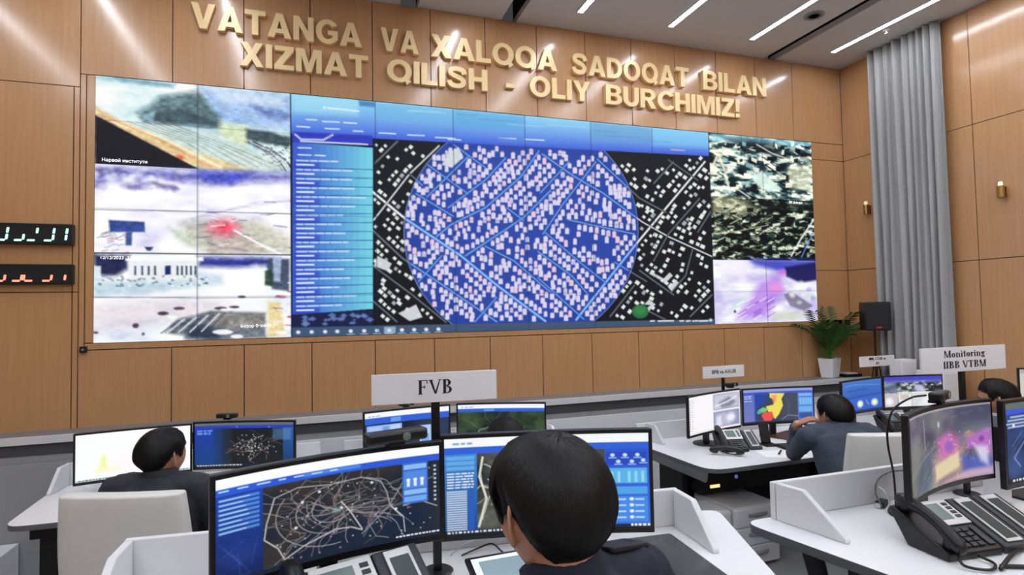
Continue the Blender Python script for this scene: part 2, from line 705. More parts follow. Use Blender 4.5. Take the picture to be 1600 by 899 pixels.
p = at(1272, 24, CEIL)
t = empty('ceiling_speaker', (p[0], p[1], CEIL), label='round flush speaker grille in the ceiling beside a strip light', cat='speaker')
MB().lathe([(.001, -.006), (.07, -.006), (.085, -.010), (.092, -.006), (.092, -.0005), (.001, -.0005)], 32).build('rim', mat('grille_grey', (150, 148, 147), .7), t)
b = MB()
for rr in (.02, .04, .06):
    b.lathe([(rr, -.010), (rr + .006, -.010), (rr + .006, -.0065), (rr, -.0065)], 28)
b.build('grille', mat('grille_dark', (112, 110, 109), .8), t)
p = at(1385, 46, CEIL)
t = empty('fire_sprinkler', (p[0], p[1], CEIL), label='small white sprinkler head under the ceiling beside the last strip light', cat='sprinkler')
MB().lathe([(.001, -.012), (.03, -.012), (.035, -.0005), (.001, -.0005)], 20).build('base', M_WHITE, t)
MB().lathe([(.001, -.045), (.018, -.045), (.018, -.041), (.006, -.038), (.008, -.0125), (.001, -.0125)], 14).build('deflector', M_SILVER, t)

# ================================================================== VIDEO WALL
VW, VH = 1300, 381
PXM = VW / SW


def tf_wall(p):
    d = CFW[None] + CR[None] * ((p[:, 0] - 800) / CF)[:, None] - CU[None] * ((p[:, 1] - 449.5) / CF)[:, None]
    q = CAM[None] + d * ((0 - CAM[1]) / d[:, 1])[:, None]
    return np.stack([q[:, 0] / SW * VW, (ZS1 - q[:, 2]) / (ZS1 - ZS0) * VH], 1)


cv = Canvas(VW, VH, tf_wall)
cw, rh = VW / 10, VH / 6
# ---- camera picture 1: hazy river and road
f1 = (0, 0, 2 * cw, 2 * rh)
N1 = cv.fbm(60, 22, 3)
N2 = cv.fbm(14, 7, 5)
cv.ramp(f1, N1, [(.2, (150, 195, 215)), (.45, (215, 240, 240)), (.7, (250, 252, 250))])
cv.poly([(312, 135), (455, 150), (455, 203), (330, 196)], (150, 182, 232), .8, 8)
cv.poly([(330, 140), (440, 152), (445, 168), (350, 160)], (225, 240, 250), .7, 6)
cv.poly([(390, 165), (455, 178), (455, 188), (420, 186)], (96, 120, 190), .7, 4)
cv.poly([(180, 122), (275, 131), (270, 138), (190, 128)], (90, 140, 170), .7, 3)
cv.poly([(250, 152), (309, 142), (346, 186), (344, 199), (225, 191), (215, 178)], (92, 118, 124), .95, 5)
cv.poly([(230, 176), (290, 172), (344, 190), (340, 198), (225, 190)], (58, 78, 84), .8, 4)
cv.poly([(225, 178), (243, 174), (240, 190), (222, 188)], (150, 190, 205), .8, 2)
cv.poly([(345, 190), (388, 198), (386, 232), (360, 222), (340, 206)], (222, 234, 190), .9, 5)
cv.poly([(384, 202), (420, 206), (455, 216), (455, 232), (410, 224), (386, 218)], (58, 76, 82), .95, 3)
cv.poly([(195, 190), (330, 206), (455, 262), (455, 269), (300, 262), (205, 204)], (205, 222, 214), .85, 4)
for k in range(6):
    cv.line([(200 + k * 14, 190 + k * 1), (290 + k * 18, 222 + k * 3), (350 + k * 18, 262)], 1.4, (120, 140, 138), .6)
cv.poly([(149, 166), (149, 183), (309, 264), (400, 268), (300, 236), (190, 190)], (226, 204, 150), .95, 3)
cv.line([(175, 190), (255, 216), (345, 262)], 4, (250, 240, 205), .9, 2)
cv.line([(160, 181), (240, 214), (330, 262)], 2.5, (236, 168, 110), .9, 1.5)
cv.line([(150, 180), (300, 255)], 2.5, (245, 190, 140), .8, 1.5)
cv.ell((281, 247), 7, 4, (240, 100, 60), .9, 3)
cv.poly([(149, 180), (310, 264), (149, 259)], (20, 18, 24), 1, 1.2)
for k, c in enumerate([(150, 165, 175), (80, 92, 100), (190, 200, 205), (60, 70, 78)]):
    cv.line([(384 + k * 4, 222), (415 + k * 5, 238), (432 + k * 6, 254), (442 + k * 5, 268)], 2.4, c, .9, 1)
for k in range(120):
    x, y = random.uniform(410, 454), random.uniform(226, 258)
    cv.ell((x, y), 1.4, .9, (240, 245, 245) if k % 3 else (70, 90, 98), .8, 1)
# ---- camera picture 2: white haze, sign, red flare
f2 = (0, 2 * rh, 2 * cw, 4 * rh)
cv.ramp(f2, N1, [(.15, (190, 190, 235)), (.4, (238, 236, 250)), (.6, (255, 254, 255))])
cv.poly([(149, 263), (309, 268), (455, 272), (455, 282), (330, 288), (250, 278), (149, 284)], (74, 76, 178), .8, 8)
cv.poly([(310, 268), (400, 270), (360, 290), (320, 284)], (64, 74, 196), .8, 5)
for k in range(60):
    x, y = random.uniform(150, 290), random.uniform(264, 296)
    cv.ell((x, y), random.uniform(4, 12), random.uniform(2, 5), (250, 250, 255) if k % 2 else (110, 104, 180), .55, 3)
cv.poly([(240, 286), (270, 290), (280, 296), (255, 294)], (92, 70, 140), .8, 3)
cv.poly([(282, 350), (310, 344), (400, 346), (455, 372), (455, 398), (330, 398), (290, 378)], (196, 196, 178), .85, 8)
cv.poly([(262, 352), (300, 372), (300, 384), (276, 374)], (206, 218, 200), .9, 3)
cv.poly([(309, 352), (372, 348), (420, 396), (330, 397)], (190, 176, 170), .8, 6)
cv.ell((350, 356), 22, 12, (245, 90, 120), .8, 10)
cv.ell((352, 356), 9, 6, (250, 60, 90), .7, 5)
cv.line([(366, 360), (410, 384), (440, 398)], 3, (255, 250, 250), .95, 1)
cv.line([(300, 342), (400, 318), (455, 314)], 3, (200, 196, 230), .8, 3)
for k in range(26):
    x, y = random.uniform(310, 454), random.uniform(312, 392)
    cv.line([(x, y), (x + random.uniform(6, 22), y + random.uniform(-3, 5))], 1.8, (130, 120, 160) if k % 2 else (255, 255, 255), .7, 1)
for k in range(26):
    x, y = random.uniform(150, 196), random.uniform(362, 396)
    cv.line([(x, y), (x + 9, y - 2)], 1.5, (190, 130, 170) if k % 2 else (120, 150, 160), .7, .8)
cv.poly([(170, 344), (226, 347), (227, 363), (172, 363)], (52, 76, 150), 1, 1.2)
cv.poly([(197, 363), (207, 363), (206, 384), (196, 384)], (64, 84, 140), 1, 1)
cv.poly([(226, 386), (240, 386), (236, 392), (230, 392)], (30, 50, 110), 1, 1)
cv.line([(149, 328), (309, 331), (455, 334)], .9, (40, 40, 60), .7, .6)
# ---- camera picture 3: building, junction
f3 = (0, 4 * rh, 2 * cw, 6 * rh)
cv.ramp(f3, N1, [(.2, (205, 214, 235)), (.45, (240, 246, 250)), (.7, (255, 255, 252))])
cv.poly([(147, 398), (202, 400), (200, 420), (180, 432), (147, 430)], (24, 30, 70), .95, 4)
cv.poly([(309, 402), (430, 404), (420, 416), (360, 418), (312, 416)], (36, 44, 140), .95, 5)
cv.poly([(147, 416), (158, 416), (158, 438), (147, 440)], (220, 232, 240), 1, 1)
cv.poly([(200, 408), (310, 404), (309, 440), (202, 442)], (236, 240, 242), 1, 1.5)
cv.poly([(196, 404), (318, 402), (318, 408), (196, 408)], (250, 252, 252), 1, 1)
for x in (210, 221, 231, 241, 276, 283, 290, 297, 304):
    cv.poly([(x, 416), (x + 3, 416), (x + 3, 430), (x, 430)], (40, 52, 84), .95, .8)
cv.poly([(258, 416), (267, 415), (267, 429), (258, 430)], (26, 40, 110), 1, .8)
cv.poly([(147, 440), (310, 440), (345, 432), (350, 444), (147, 462)], (176, 206, 220), .7, 5)
for k in range(70):
    x, y = random.uniform(150, 330), random.uniform(432, 448)
    cv.ell((x, y), 2.2, 1.4, (66, 110, 130) if k % 3 else (250, 252, 252), .75, 1)
cv.poly([(320, 470), (400, 416), (430, 420), (410, 465), (350, 480)], (255, 255, 255), .9, 8)
cv.poly([(415, 408), (425, 404), (452, 405), (452, 455), (425, 452)], (58, 70, 96), .9, 2)
cv.poly([(426, 402), (440, 402), (438, 440), (428, 440)], (170, 190, 220), .9, 1.5)
cv.poly([(414, 424), (424, 420), (426, 448), (414, 446)], (34, 64, 44), .9, 1.5)
cv.poly([(147, 478), (200, 470), (309, 466), (360, 474), (300, 500), (147, 520)], (226, 214, 224), .7, 8)
cv.poly([(275, 500), (330, 486), (415, 490), (415, 527), (330, 532), (258, 520)], (104, 112, 124), .95, 2.5)
cv.poly([(335, 490), (412, 490), (414, 512), (330, 514)], (142, 138, 134), .9, 5)
cv.poly([(300, 508), (350, 514), (345, 530), (290, 530)], (42, 54, 78), .9, 5)
for k in range(9):
    cv.line([(252 + k * 9, 521 - k * .4), (280 + k * 9, 500 - k * 1.4)], 1.6, (245, 248, 252) if k % 2 else (60, 70, 84), .9, .7)
cv.poly([(418, 472), (438, 472), (446, 524), (418, 527)], (236, 216, 160), .95, 2.5)
for (x, y, w, h) in [(212, 509, 5, 4), (224, 522, 2.5, 2.5), (255, 490, 9, 3), (280, 482, 9, 2.5), (345, 482, 10, 2.5), (366, 480, 8, 2), (150, 520, 4, 2), (378, 464, 6, 2)]:
    cv.ell((x, y), w, h, (66, 44, 70), .9, 1)
for (x, y, w, h) in [(270, 496, 8, 3), (348, 519, 16, 4), (370, 526, 10, 3), (440, 520, 10, 3), (352, 484, 8, 2)]:
    cv.ell((x, y), w, h, (250, 250, 252), .95, 1)
for k in range(14):
    x, y = random.uniform(420, 452), random.uniform(440, 528)
    cv.line([(x, y), (x + 14, y + 1)], 2, (240, 240, 250) if k % 2 else (190, 80, 120), .8, .8)
cv.line([(147, 464), (309, 466), (455, 465)], .9, (40, 60, 70), .7, .6)

tex = cv.fbm(7, 4, 71, 3)[..., None]
i1 = int(2 * cw)
fa = cv.a[:, :i1]
dk = np.clip((250 - fa.mean(2, keepdims=True)) / 120, 0, 1)
cv.a[:, :i1] = np.clip(fa * (1 + (tex[:, :i1] - .5) * .75 * dk), 0, 255)
# ---- map desktop
fm = (2 * cw, 0, 8 * cw, 6 * rh)
x0m, x1m = int(2 * cw), int(8 * cw)
cv.a[:, x0m:x1m] = (16, 18, 24)
inM = lambda X, Y, m=0: True
AB = Canvas(VW, VH)          # scratch distance to roads
roads = [
    (3, [(582, 300), (633, 342), (720, 400), (780, 449), (852, 502)]), (3, [(1101, 253), (1044, 321), (991, 385), (900, 500)]),
    (1.5, [(621, 221), (586, 255)]), (1.6, [(686, 228), (640, 272), (584, 344)]), (1.3, [(667, 257), (731, 303)]),
    (1.4, [(790, 247), (760, 280), (720, 310), (700, 325)]), (1.3, [(708, 226), (758, 262)]), (1.3, [(731, 245), (667, 308)]), (1.3, [(650, 303), (708, 338)]),
    (1.6, [(842, 236), (814, 276), (758, 325), (705, 351), (682, 370)]), (1.6, [(860, 298), (818, 340), (773, 370), (727, 400)]), (1.3, [(792, 325), (818, 345)]),
    (1.4, [(758, 385), (803, 408), (860, 457)]), (1.5, [(582, 360), (629, 404), (686, 442), (776, 503)]), (1.2, [(582, 415), (644, 461), (697, 504)]),
    (1.3, [(690, 400), (652, 442)]), (1.3, [(776, 465), (742, 503)]), (1.4, [(933, 249), (999, 310), (1040, 332)]),
    (1.7, [(847, 241), (897, 276), (942, 302), (1003, 347), (1044, 370), (1112, 401)]), (1.3, [(889, 253), (844, 302)]), (1.4, [(931, 253), (878, 321), (848, 366)]),
    (1.4, [(889, 344), (991, 366)]), (1.3, [(840, 393), (893, 431), (919, 461)]), (1.3, [(840, 434), (882, 472), (912, 499)]), (1.3, [(851, 363), (908, 412), (946, 442)]),
    (1.4, [(1052, 253), (1021, 287)]), (1.3, [(1093, 310), (1044, 366), (1021, 408)]), (1.3, [(1082, 389), (1071, 431), (1048, 457)]), (1.4, [(999, 423), (1052, 461)]),
    (1.3, [(991, 446), (953, 495)]), (1.5, [(1112, 461), (1078, 495)]), (1.3, [(1112, 328), (1090, 363)]), (1.2, [(1044, 250), (1090, 282)]), (1.2, [(1000, 480), (1040, 500)]),
    (1.3, [(640, 272), (660, 290)]), (1.2, [(582, 470), (620, 503)]), (1.2, [(1010, 440), (960, 410)]),
]
CX, CY, CRX, CRY = 814, 362, 183, 179
tt = np.linspace(0, 2 * np.pi, 60, endpoint=False)
circ = np.stack([CX + CRX * np.cos(tt), CY + CRY * np.sin(tt)], 1)
cv.poly(circ, (36, 66, 158), 1, 1.2)
cv.poly([(CX + 150 * np.cos(a), CY + 145 * np.sin(a)) for a in tt], (44, 74, 172), .55, 22)
for w, pts in roads:
    cv.line(pts, w * 1.5 + 1.6, (62, 66, 76), .95, .8)
    cv.line(pts, w * 1.1, (150, 156, 164) if w < 1.6 else (232, 236, 238), .6 if w < 1.6 else 1, .8)
# the same roads, blue inside the circle
for w, pts in roads:
    P = []
    for (ax, ay), (bx, by) in zip(pts[:-1], pts[1:]):
        n = max(2, int(math.hypot(bx - ax, by - ay) / 3))
        for k in range(n):
            P.append((ax + (bx - ax) * k / n, ay + (by - ay) * k / n))
    P.append(pts[-1])
    seg = []
    for q in P + [(0, 0)]:
        if ((q[0] - CX) / CRX) ** 2 + ((q[1] - CY) / CRY) ** 2 < .98:
            seg.append(q)
        else:
            if len(seg) > 1:
                cv.line(seg, w * 1.6 + 1.0, (64, 108, 210), 1, .8)
                cv.line(seg, w * .9, (130, 190, 240) if w < 2 else (160, 212, 248), .85, .8)
            seg = []
cv.line(list(circ) + [tuple(circ[0])], 1.1, (150, 180, 240), .8, .8)
RS = [(np.array(p[:-1]), np.array(p[1:])) for w, p in roads]
RA = np.concatenate([r[0] for r in RS]).astype(float)
RB = np.concatenate([r[1] for r in RS]).astype(float)


def road_d(q):
    d = RB - RA
    t = np.clip(((q - RA) * d).sum(1) / (d * d).sum(1), 0, 1)
    return np.hypot(*(RA + d * t[:, None] - q).T).min()


def road_dir(q):
    d = RB - RA
    t = np.clip(((q - RA) * d).sum(1) / (d * d).sum(1), 0, 1)
    i = np.hypot(*(RA + d * t[:, None] - q).T).argmin()
    v = d[i] / np.hypot(*d[i])
    return v


hn = np.random.default_rng(11)
th = R2(36)
ux, uy = np.array([math.cos(th), math.sin(th)]), np.array([math.cos(th - R2(82)), math.sin(th - R2(82))])
PLACED = np.zeros((0, 2))


def house(q, v, gap, prob):
    """one building beside a road of direction v; kept clear of roads and of its neighbours"""
    global PLACED
    if not (585 < q[0] < 1110 and 224 + (q[0] - 585) * .045 < q[1] < 501 - (q[0] - 585) * .006):
        return
    e = ((q[0] - CX) / CRX) ** 2 + ((q[1] - CY) / CRY) ** 2
    if .965 < e < 1.03 or hn.random() > prob * (1 if e < 1 else .66):
        return
    if len(PLACED) and np.abs(PLACED - q).max(1).min() < gap * .62 and np.hypot(*(PLACED - q).T).min() < gap:
        return
    if road_d(q) < (4.8 if e < 1 else 4.4):
        return
    PLACED = np.vstack([PLACED, q])
    if e < 1:
        c = (224, 218, 242) if hn.random() < .80 else ((240, 202, 218) if hn.random() < .6 else (198, 194, 230))
        w, h = hn.uniform(2.6, 3.5), hn.uniform(3.4, 4.8)
        cv.poly([(q[0] - w, q[1] - h), (q[0] + w, q[1] - h), (q[0] + w, q[1] + h), (q[0] - w, q[1] + h)], c, .96, .8)
        cv.ell((q[0], q[1] - h), w * .7, 1.7, (238, 206, 224), .8, .8)
    else:
        w, k2 = hn.uniform(2.0, 3.0), hn.uniform(.85, 1.4)
        n = np.array([-v[1], v[0]])
        c = (234, 240, 236) if hn.random() < .85 else (172, 180, 186)
        cv.poly([q + v * w * k2 + n * w, q + v * w * k2 - n * w, q - v * w * k2 - n * w, q - v * w * k2 + n * w], c, .97, .7)


for off in (8, -8, 18.5, -18.5):
    for A_, B_ in zip(RA, RB):
        L = np.hypot(*(B_ - A_))
        v = (B_ - A_) / L
        n = np.array([-v[1], v[0]])
        for k in range(int(L / 9.2) + 1):
            house(A_ + v * (k * 9.2 + hn.normal(0, .5)) + n * (off + hn.normal(0, .6)), v, 8.2, .84 if abs(off) < 10 else .66)
for i in range(-70, 70):
    for j in range(-60, 60):
        q = np.array([845.0, 365.0]) + ux * i * 8.4 + uy * j * 10.5 + hn.normal(0, .8, 2)
        e = ((q[0] - CX) / CRX) ** 2 + ((q[1] - CY) / CRY) ** 2
        house(q, ux, 9.0, .46 if (e < 1 and j % 4) else .16)
for pts in ([(1006, 476), (1014, 468), (1024, 476), (1012, 488), (1008, 484), (1016, 477)], [(1034, 438), (1046, 426), (1051, 431), (1039, 443)], [(1044, 450), (1056, 437), (1060, 442), (1049, 455)], [(1016, 424), (1034, 434), (1032, 438), (1014, 428)], [(700, 240), (716, 230), (724, 246), (706, 262), (690, 258)], [(590, 400), (612, 412), (606, 424), (584, 416)], [(622, 490), (650, 476), (660, 496), (640, 502)]):
    cv.poly(pts, (214, 220, 222), .95, .9)
cv.ell((1000, 487), 13, 11, (40, 112, 60), 1, 1.2)
cv.ell((1000, 485), 9, 7, (58, 134, 78), .8, 2)
# header
hdr = lambda x: 217 + (x - 585) * .053
for k in range(16):
    t0, t1 = k / 16, (k + 1) / 16
    topy = lambda x: 148 + (x - 455) * .0913
    c0, c1 = np.array((146, 212, 244)), np.array((56, 84, 214))
    c = c0 * (1 - t0) ** .7 + c1 * (1 - (1 - t0) ** .7)
    xs = [455, 585, 720, 830, 930, 1020, 1112]
    P = [(x, topy(x) - 1 + (hdr(x) - topy(x)) * t0) for x in xs] + [(x, topy(x) - 1 + (hdr(x) - topy(x)) * t1 + .6) for x in xs[::-1]]
    cv.poly(P, c, 1, .5)
for (xa, xb, c) in [(455, 560, (170, 228, 244)), (587, 708, (110, 180, 225)), (709, 819, (90, 165, 220)), (923, 1018, (104, 160, 205)), (1019, 1108, (130, 205, 245))]:
    ya, yb = 148 + (xa - 455) * .0913, 148 + (xb - 455) * .0913
    cv.poly([(xa, ya), (xb, yb), (xb, yb + 24), (xa, ya + 28)], c, .6, 5)
cv.poly([(560, 157), (586, 160), (586, 168), (562, 166)], (70, 130, 180), .9, 1.5)
for k in range(9):
    x = random.uniform(600, 1060)
    y = 148 + (x - 455) * .0913 + random.uniform(6, 22)
    L = random.uniform(30, 70)
    cv.line([(x, y), (x + L, y + L * .06)], 1.6, (170, 222, 246) if k % 2 else (84, 140, 205), .6, 1.4)
cv.line([(512, 169), (560, 174)], 2.6, (226, 246, 252), .9, .8)
cv.ell((507, 168.5), 2.2, 2.4, (226, 246, 252), .9, 1)
for (x, y, L) in [(479, 187, 16), (504, 190, 26), (537, 192, 20), (464, 198, 20), (508, 201, 22), (552, 205, 15), (592, 208, 26), (637, 211, 26), (680, 215, 30), (700, 218, 20), (780, 216, 26), (820, 218, 30)]:
    cv.line([(x, y), (x + L, y + L * .05)], 2.0, (226, 240, 250), .9, .8)
cv.poly([(780, 215), (800, 218), (822, 220), (830, 224), (780, 222)], (90, 130, 210), .8, 1.5)
cv.line([(1048, 234), (1070, 235.5)], 2, (240, 190, 180), .8, 1)
# list panel
for k in range(12):
    xa, xb = 457 + 125 * k / 12, 457 + 125 * (k + 1) / 12
    c = np.array((58, 92, 205)) * (1 - k / 11) + np.array((116, 208, 226)) * (k / 11)
    cv.poly([(xa, 222 + k * .8), (xb + .5, 222.5 + k * .8), (xb + .5, 492 - k * .8), (xa, 492 - k * .8)], c, 1, .5)
cv.poly([(457, 206), (582, 212), (582, 228), (457, 222)], (50, 60, 190), 1, 1)
cv.line([(461, 210), (470, 218), (505, 219), (520, 211)], 3, (214, 224, 246), .85, 1.5)
cv.line([(470, 221), (574, 226)], 2.4, (220, 228, 250), .9, .8)
for y in (231, 242):
    cv.line([(466, y), (486, y + .8)], 2, (230, 240, 252), .9, .8)
cv.line([(492, 243), (508, 243.6)], 2, (230, 240, 252), .9, .8)
for k in range(17):
    y = 250 + k * 14.25
    sl = .028 - k * .0036
    if k % 2 == 0:
        cv.poly([(458, y + 3), (500, y + 3 + 42 * sl), (500, y + 15 + 42 * sl), (458, y + 15)], (40, 60, 190), .5, 3)
    L = random.uniform(62, 96)
    xw = 464
    while xw < 464 + L:
        lw_ = random.uniform(6, 20)
        cv.line([(xw, y + 1 + (xw - 464) * sl), (xw + lw_, y + 1 + (xw - 464 + lw_) * sl)], 2.4, (206, 230, 250), .88, .9)
        xw += lw_ + 3.5
    cv.line([(464, y + 7.4), (464 + 26, y + 7.4 + 26 * sl)], 2.4, (236, 246, 252), .95, .8)
    cv.line([(460, y + 12), (582, y + 12 + 122 * sl)], 1.1, (34, 56, 150), .9, .6)
cv.poly([(457, 492), (582, 486), (582, 515), (457, 516)], (20, 30, 70), 1, 1)
for k in range(26):
    x, y = random.uniform(462, 580), random.uniform(492, 508)
    w = random.uniform(2.5, 7)
    cv.poly([(x - w, y), (x, y - w * .6), (x + w, y), (x, y + w * .6)], (108, 134, 190), .8, .8)
# task bar
cv.poly([(455, 512), (1118, 499), (1118, 507), (455, 528)], (62, 84, 116), 1, .7)
cv.poly([(585, 509), (1118, 499), (1118, 502), (585, 513)], (74, 86, 104), .6, .7)
for k, x in enumerate([466, 487, 508, 527, 548, 569, 589, 608, 628, 647, 666, 685]):
    y = 519.5 - (x - 466) * .022
    cv.ell((x, y), 3.2, 2.8, (236, 242, 250), .95, 1)
    if k > 3:
        cv.line([(x - 6, y + 5), (x + 6, y + 4.8)], 1.2, (150, 210, 250), .9, .6)
cv.poly([(600, 511), (618, 510.6), (618, 521), (600, 521.6)], (200, 222, 244), .6, .8)
for x, L in [(1016, 6), (1028, 24), (1062, 6), (1072, 6), (1082, 8), (1092, 14)]:
    cv.line([(x, 502), (x + L, 501.6)], 2.4, (232, 236, 240), .95, .7)
cv.ell((1110, 500.5), 2.6, 2.4, (226, 230, 236), .9, 1)
# ---- right hand camera pictures
N3 = cv.fbm(26, 9, 21, 4)
N4 = cv.fbm(16, 6, 33, 4)
g1 = (8 * cw, 0, VW, 2 * rh)
cv.ramp(g1, N3, [(.30, (28, 40, 44)), (.42, (62, 84, 90)), (.5, (120, 146, 146)), (.58, (214, 220, 198)), (.7, (245, 246, 230))])
cv.poly([(1110, 208), (1266, 221), (1266, 236), (1200, 226), (1112, 220)], (150, 204, 220), .75, 4)
cv.poly([(1128, 214), (1200, 220), (1250, 238), (1262, 250), (1160, 236)], (36, 50, 58), .6, 6)
for k in range(70):
    x, y = random.uniform(1114, 1266), random.uniform(226, 300)
    L = random.uniform(5, 22)
    s = random.choice((.5, .7, -.2, .3))
    cv.line([(x, y), (x + L, y + L * s)], random.uniform(1, 3), random.choice([(240, 236, 214), (24, 34, 38), (160, 190, 186), (226, 232, 226), (40, 58, 60)]), .75, 1)
for k in range(90):
    x, y = random.uniform(1114, 1266), random.uniform(224, 300)
    w_, h_ = random.uniform(2, 8), random.uniform(1, 4)
    sk = random.uniform(-3, 5)
    cv.poly([(x - w_, y - h_), (x + w_, y - h_ + sk), (x + w_ * .8, y + h_ + sk), (x - w_, y + h_)], random.choice([(246, 244, 226), (16, 24, 28), (20, 32, 36), (150, 186, 186), (236, 240, 232), (48, 66, 70)]), .85, 1)
cv.line([(1112, 262), (1122, 240), (1130, 262), (1140, 300)], 5, (236, 226, 200), .8, 3)
cv.poly([(1172, 276), (1190, 268), (1222, 296), (1200, 300), (1180, 286)], (214, 232, 224), .9, 2)
cv.poly([(1230, 262), (1266, 256), (1268, 300), (1234, 294)], (226, 226, 200), .7, 4)
cv.line([(1182, 226), (1206, 240), (1240, 252)], 2.6, (230, 228, 206), .8, 1.2)
g2 = (8 * cw, 2 * rh, VW, 4 * rh)
cv.ramp(g2, N4, [(.36, (12, 20, 22)), (.5, (36, 50, 46)), (.58, (78, 92, 82)), (.66, (176, 182, 160)), (.78, (234, 236, 220))])
cv.poly([(1112, 306), (1150, 308), (1188, 326), (1160, 340), (1112, 336)], (206, 202, 166), .6, 6)
cv.poly([(1190, 312), (1262, 316), (1268, 330), (1190, 330)], (30, 44, 40), .6, 5)
for k in range(90):
    x, y = random.uniform(1114, 1268), random.uniform(326, 402)
    L = random.uniform(5, 18)
    s = random.choice((.3, .5, -.5, -.7, .1))
    cv.line([(x, y), (x + L, y + L * s)], random.uniform(1, 2.4), random.choice([(236, 236, 206), (12, 20, 22), (140, 150, 112), (60, 84, 78), (24, 40, 34)]), .75, 1)
for k in range(90):
    x, y = random.uniform(1114, 1270), random.uniform(326, 402)
    w_, h_ = random.uniform(2, 7), random.uniform(1, 3.4)
    sk = random.uniform(-4, 3)
    cv.poly([(x - w_, y - h_), (x + w_, y - h_ + sk), (x + w_ * .8, y + h_ + sk), (x - w_, y + h_)], random.choice([(236, 238, 222), (10, 16, 18), (14, 24, 22), (28, 44, 38), (170, 180, 162), (60, 84, 76), (16, 26, 26)]), .85, 1)
cv.line([(1236, 400), (1252, 372), (1272, 342)], 4, (214, 220, 222), .9, 2)
cv.line([(1252, 402), (1264, 376), (1274, 360)], 3, (120, 160, 230), .8, 2)
cv.line([(1112, 366), (1150, 362), (1200, 352)], 2, (190, 188, 150), .8, 1)
for bx in (g1, g2):
    i0, j0, i1, j1 = [int(round(k)) for k in bx]
    cv.a[j0:j1, i0:i1] = np.clip((cv.a[j0:j1, i0:i1] - 118) * 1.25 + 112, 4, 255)
g3 = (8 * cw, 4 * rh, VW, 6 * rh)
cv.ramp(g3, N1, [(.2, (190, 180, 235)), (.45, (228, 224, 246)), (.65, (250, 252, 252))])
cv.poly([(1170, 405), (1275, 406), (1275, 420), (1215, 424), (1180, 414)], (52, 60, 190), .85, 6)
cv.poly([(1226, 418), (1275, 410), (1276, 438), (1250, 442), (1228, 432)], (22, 22, 84), .95, 3)
cv.ell((1150, 420), 24, 12, (246, 240, 255), .8, 8)
cv.poly([(1188, 440), (1214, 430), (1224, 452), (1196, 494), (1150, 500), (1166, 476)], (178, 120, 236), .75, 9)
cv.ell((1212, 450), 11, 9, (240, 150, 226), .8, 6)
cv.ell((1222, 426), 6, 5, (210, 110, 226), .8, 4)
cv.poly([(1224, 460), (1236, 456), (1270, 478), (1256, 486), (1234, 478)], (124, 118, 140), .85, 2)
cv.poly([(1150, 470), (1172, 458), (1160, 476), (1138, 486)], (196, 222, 230), .7, 4)
for k in range(20):
    x, y = random.uniform(1150, 1200), random.uniform(470, 500)
    cv.line([(x, y), (x + 12, y - 7)], 1.6, (255, 255, 255) if k % 2 else (130, 70, 200), .8, 1)
cv.poly([(1206, 490), (1240, 486), (1262, 492), (1240, 502), (1206, 500)], (206, 214, 190), .7, 4)
cv.ell((1148, 487), 2, 2.6, (60, 90, 110), .9, 1)
for k in range(12):
    x, y = random.uniform(1236, 1276), random.uniform(436, 474)
    cv.ell((x, y), 4, 3, random.choice([(190, 230, 220), (246, 250, 240), (170, 160, 220)]), .7, 3)
# module joints
for i in range(1, 10):
    cv.line([(i * cw, 0), (i * cw, VH)], 1.1, (22, 40, 66), .62, .7, raw=True)
cv.line([(2 * cw, 0), (2 * cw, VH)], 2.0, (14, 26, 60), .85, .8, raw=True)
cv.line([(8 * cw, 0), (8 * cw, VH)], 2.0, (14, 20, 40), .85, .8, raw=True)
for j in range(1, 6):
    cv.line([(0, j * rh), (VW, j * rh)], .7, (20, 36, 56), .3, .6, raw=True)
cv.line([(0, 4 * rh), (2 * cw, 4 * rh)], 2, (14, 16, 40), .9, .8, raw=True)

VWO = empty('video_wall', (0, 0, ZS0), label='huge video wall of camera pictures and a city map on the wooden wall', cat='video wall')
IMG = cv.linear()


def wall_part(name, box, label):
    a0, b0, a1, b1 = [int(round(k)) for k in box]
    sub = IMG[b0:b1, a0:a1]
    xa, xb, za, zb = a0 / VW * SW, a1 / VW * SW, ZS1 - b0 / VH * (ZS1 - ZS0) - ZS0, ZS1 - b1 / VH * (ZS1 - ZS0) - ZS0
    me = picture_mesh(name, sub, lambda U, V: (xa + (xb - xa) * U, np.full(U.shape, -.004), za + (zb - za) * V))
    o = bpy.data.objects.new(name, me)
    COL.objects.link(o)
    o.parent = VWO
    o['label'] = label
    return o


wp1 = wall_part('camera_picture', f1, 'hazy road and river camera picture, top of the near column')
wp2 = wall_part('camera_picture', f2, 'white hazy street picture with a small blue sign')
wp3 = wall_part('camera_picture', f3, 'road junction picture with a white building')
wall_part('map_screen', fm, 'blue city map with a circle of houses and a list')
wp4 = wall_part('camera_picture', g1, 'daylight aerial picture of white roads')
wp5 = wall_part('camera_picture', g2, 'dark green aerial picture')
wp6 = wall_part('camera_picture', g3, 'white and violet street picture')
b = MB()
b.box(0.002, SW - .002, -.0025, .094, 0.002, ZS1 - ZS0 - .002)
b.build('frame', M_BLACK2, VWO)
M_CAP = mat('caption_light', (250, 250, 252), .5, emit=1.0)


def caption(txt, px, py, h, par, name='caption'):
    q = aty(px, py, 0)
    me = text_mesh(txt, h * 1.35, 0.0003, align='LEFT')
    M = Matrix.Translation((q[0], -.006, q[2] - ZS0)) @ Matrix.Rotation(R2(90), 4, 'X')
    o = mesh_obj(name, me, M_CAP)
    o.parent = par
    o.matrix_local = M


caption('Нарвой институти', 159, 252, .026, wp1)
caption('12/12/2023  21:07:43', 156, 405, .026, wp3)
caption('Бозор бекати', 376, 512, .026, wp3)
caption('BB Uchtepa', 1232, 318, .03, wp4)

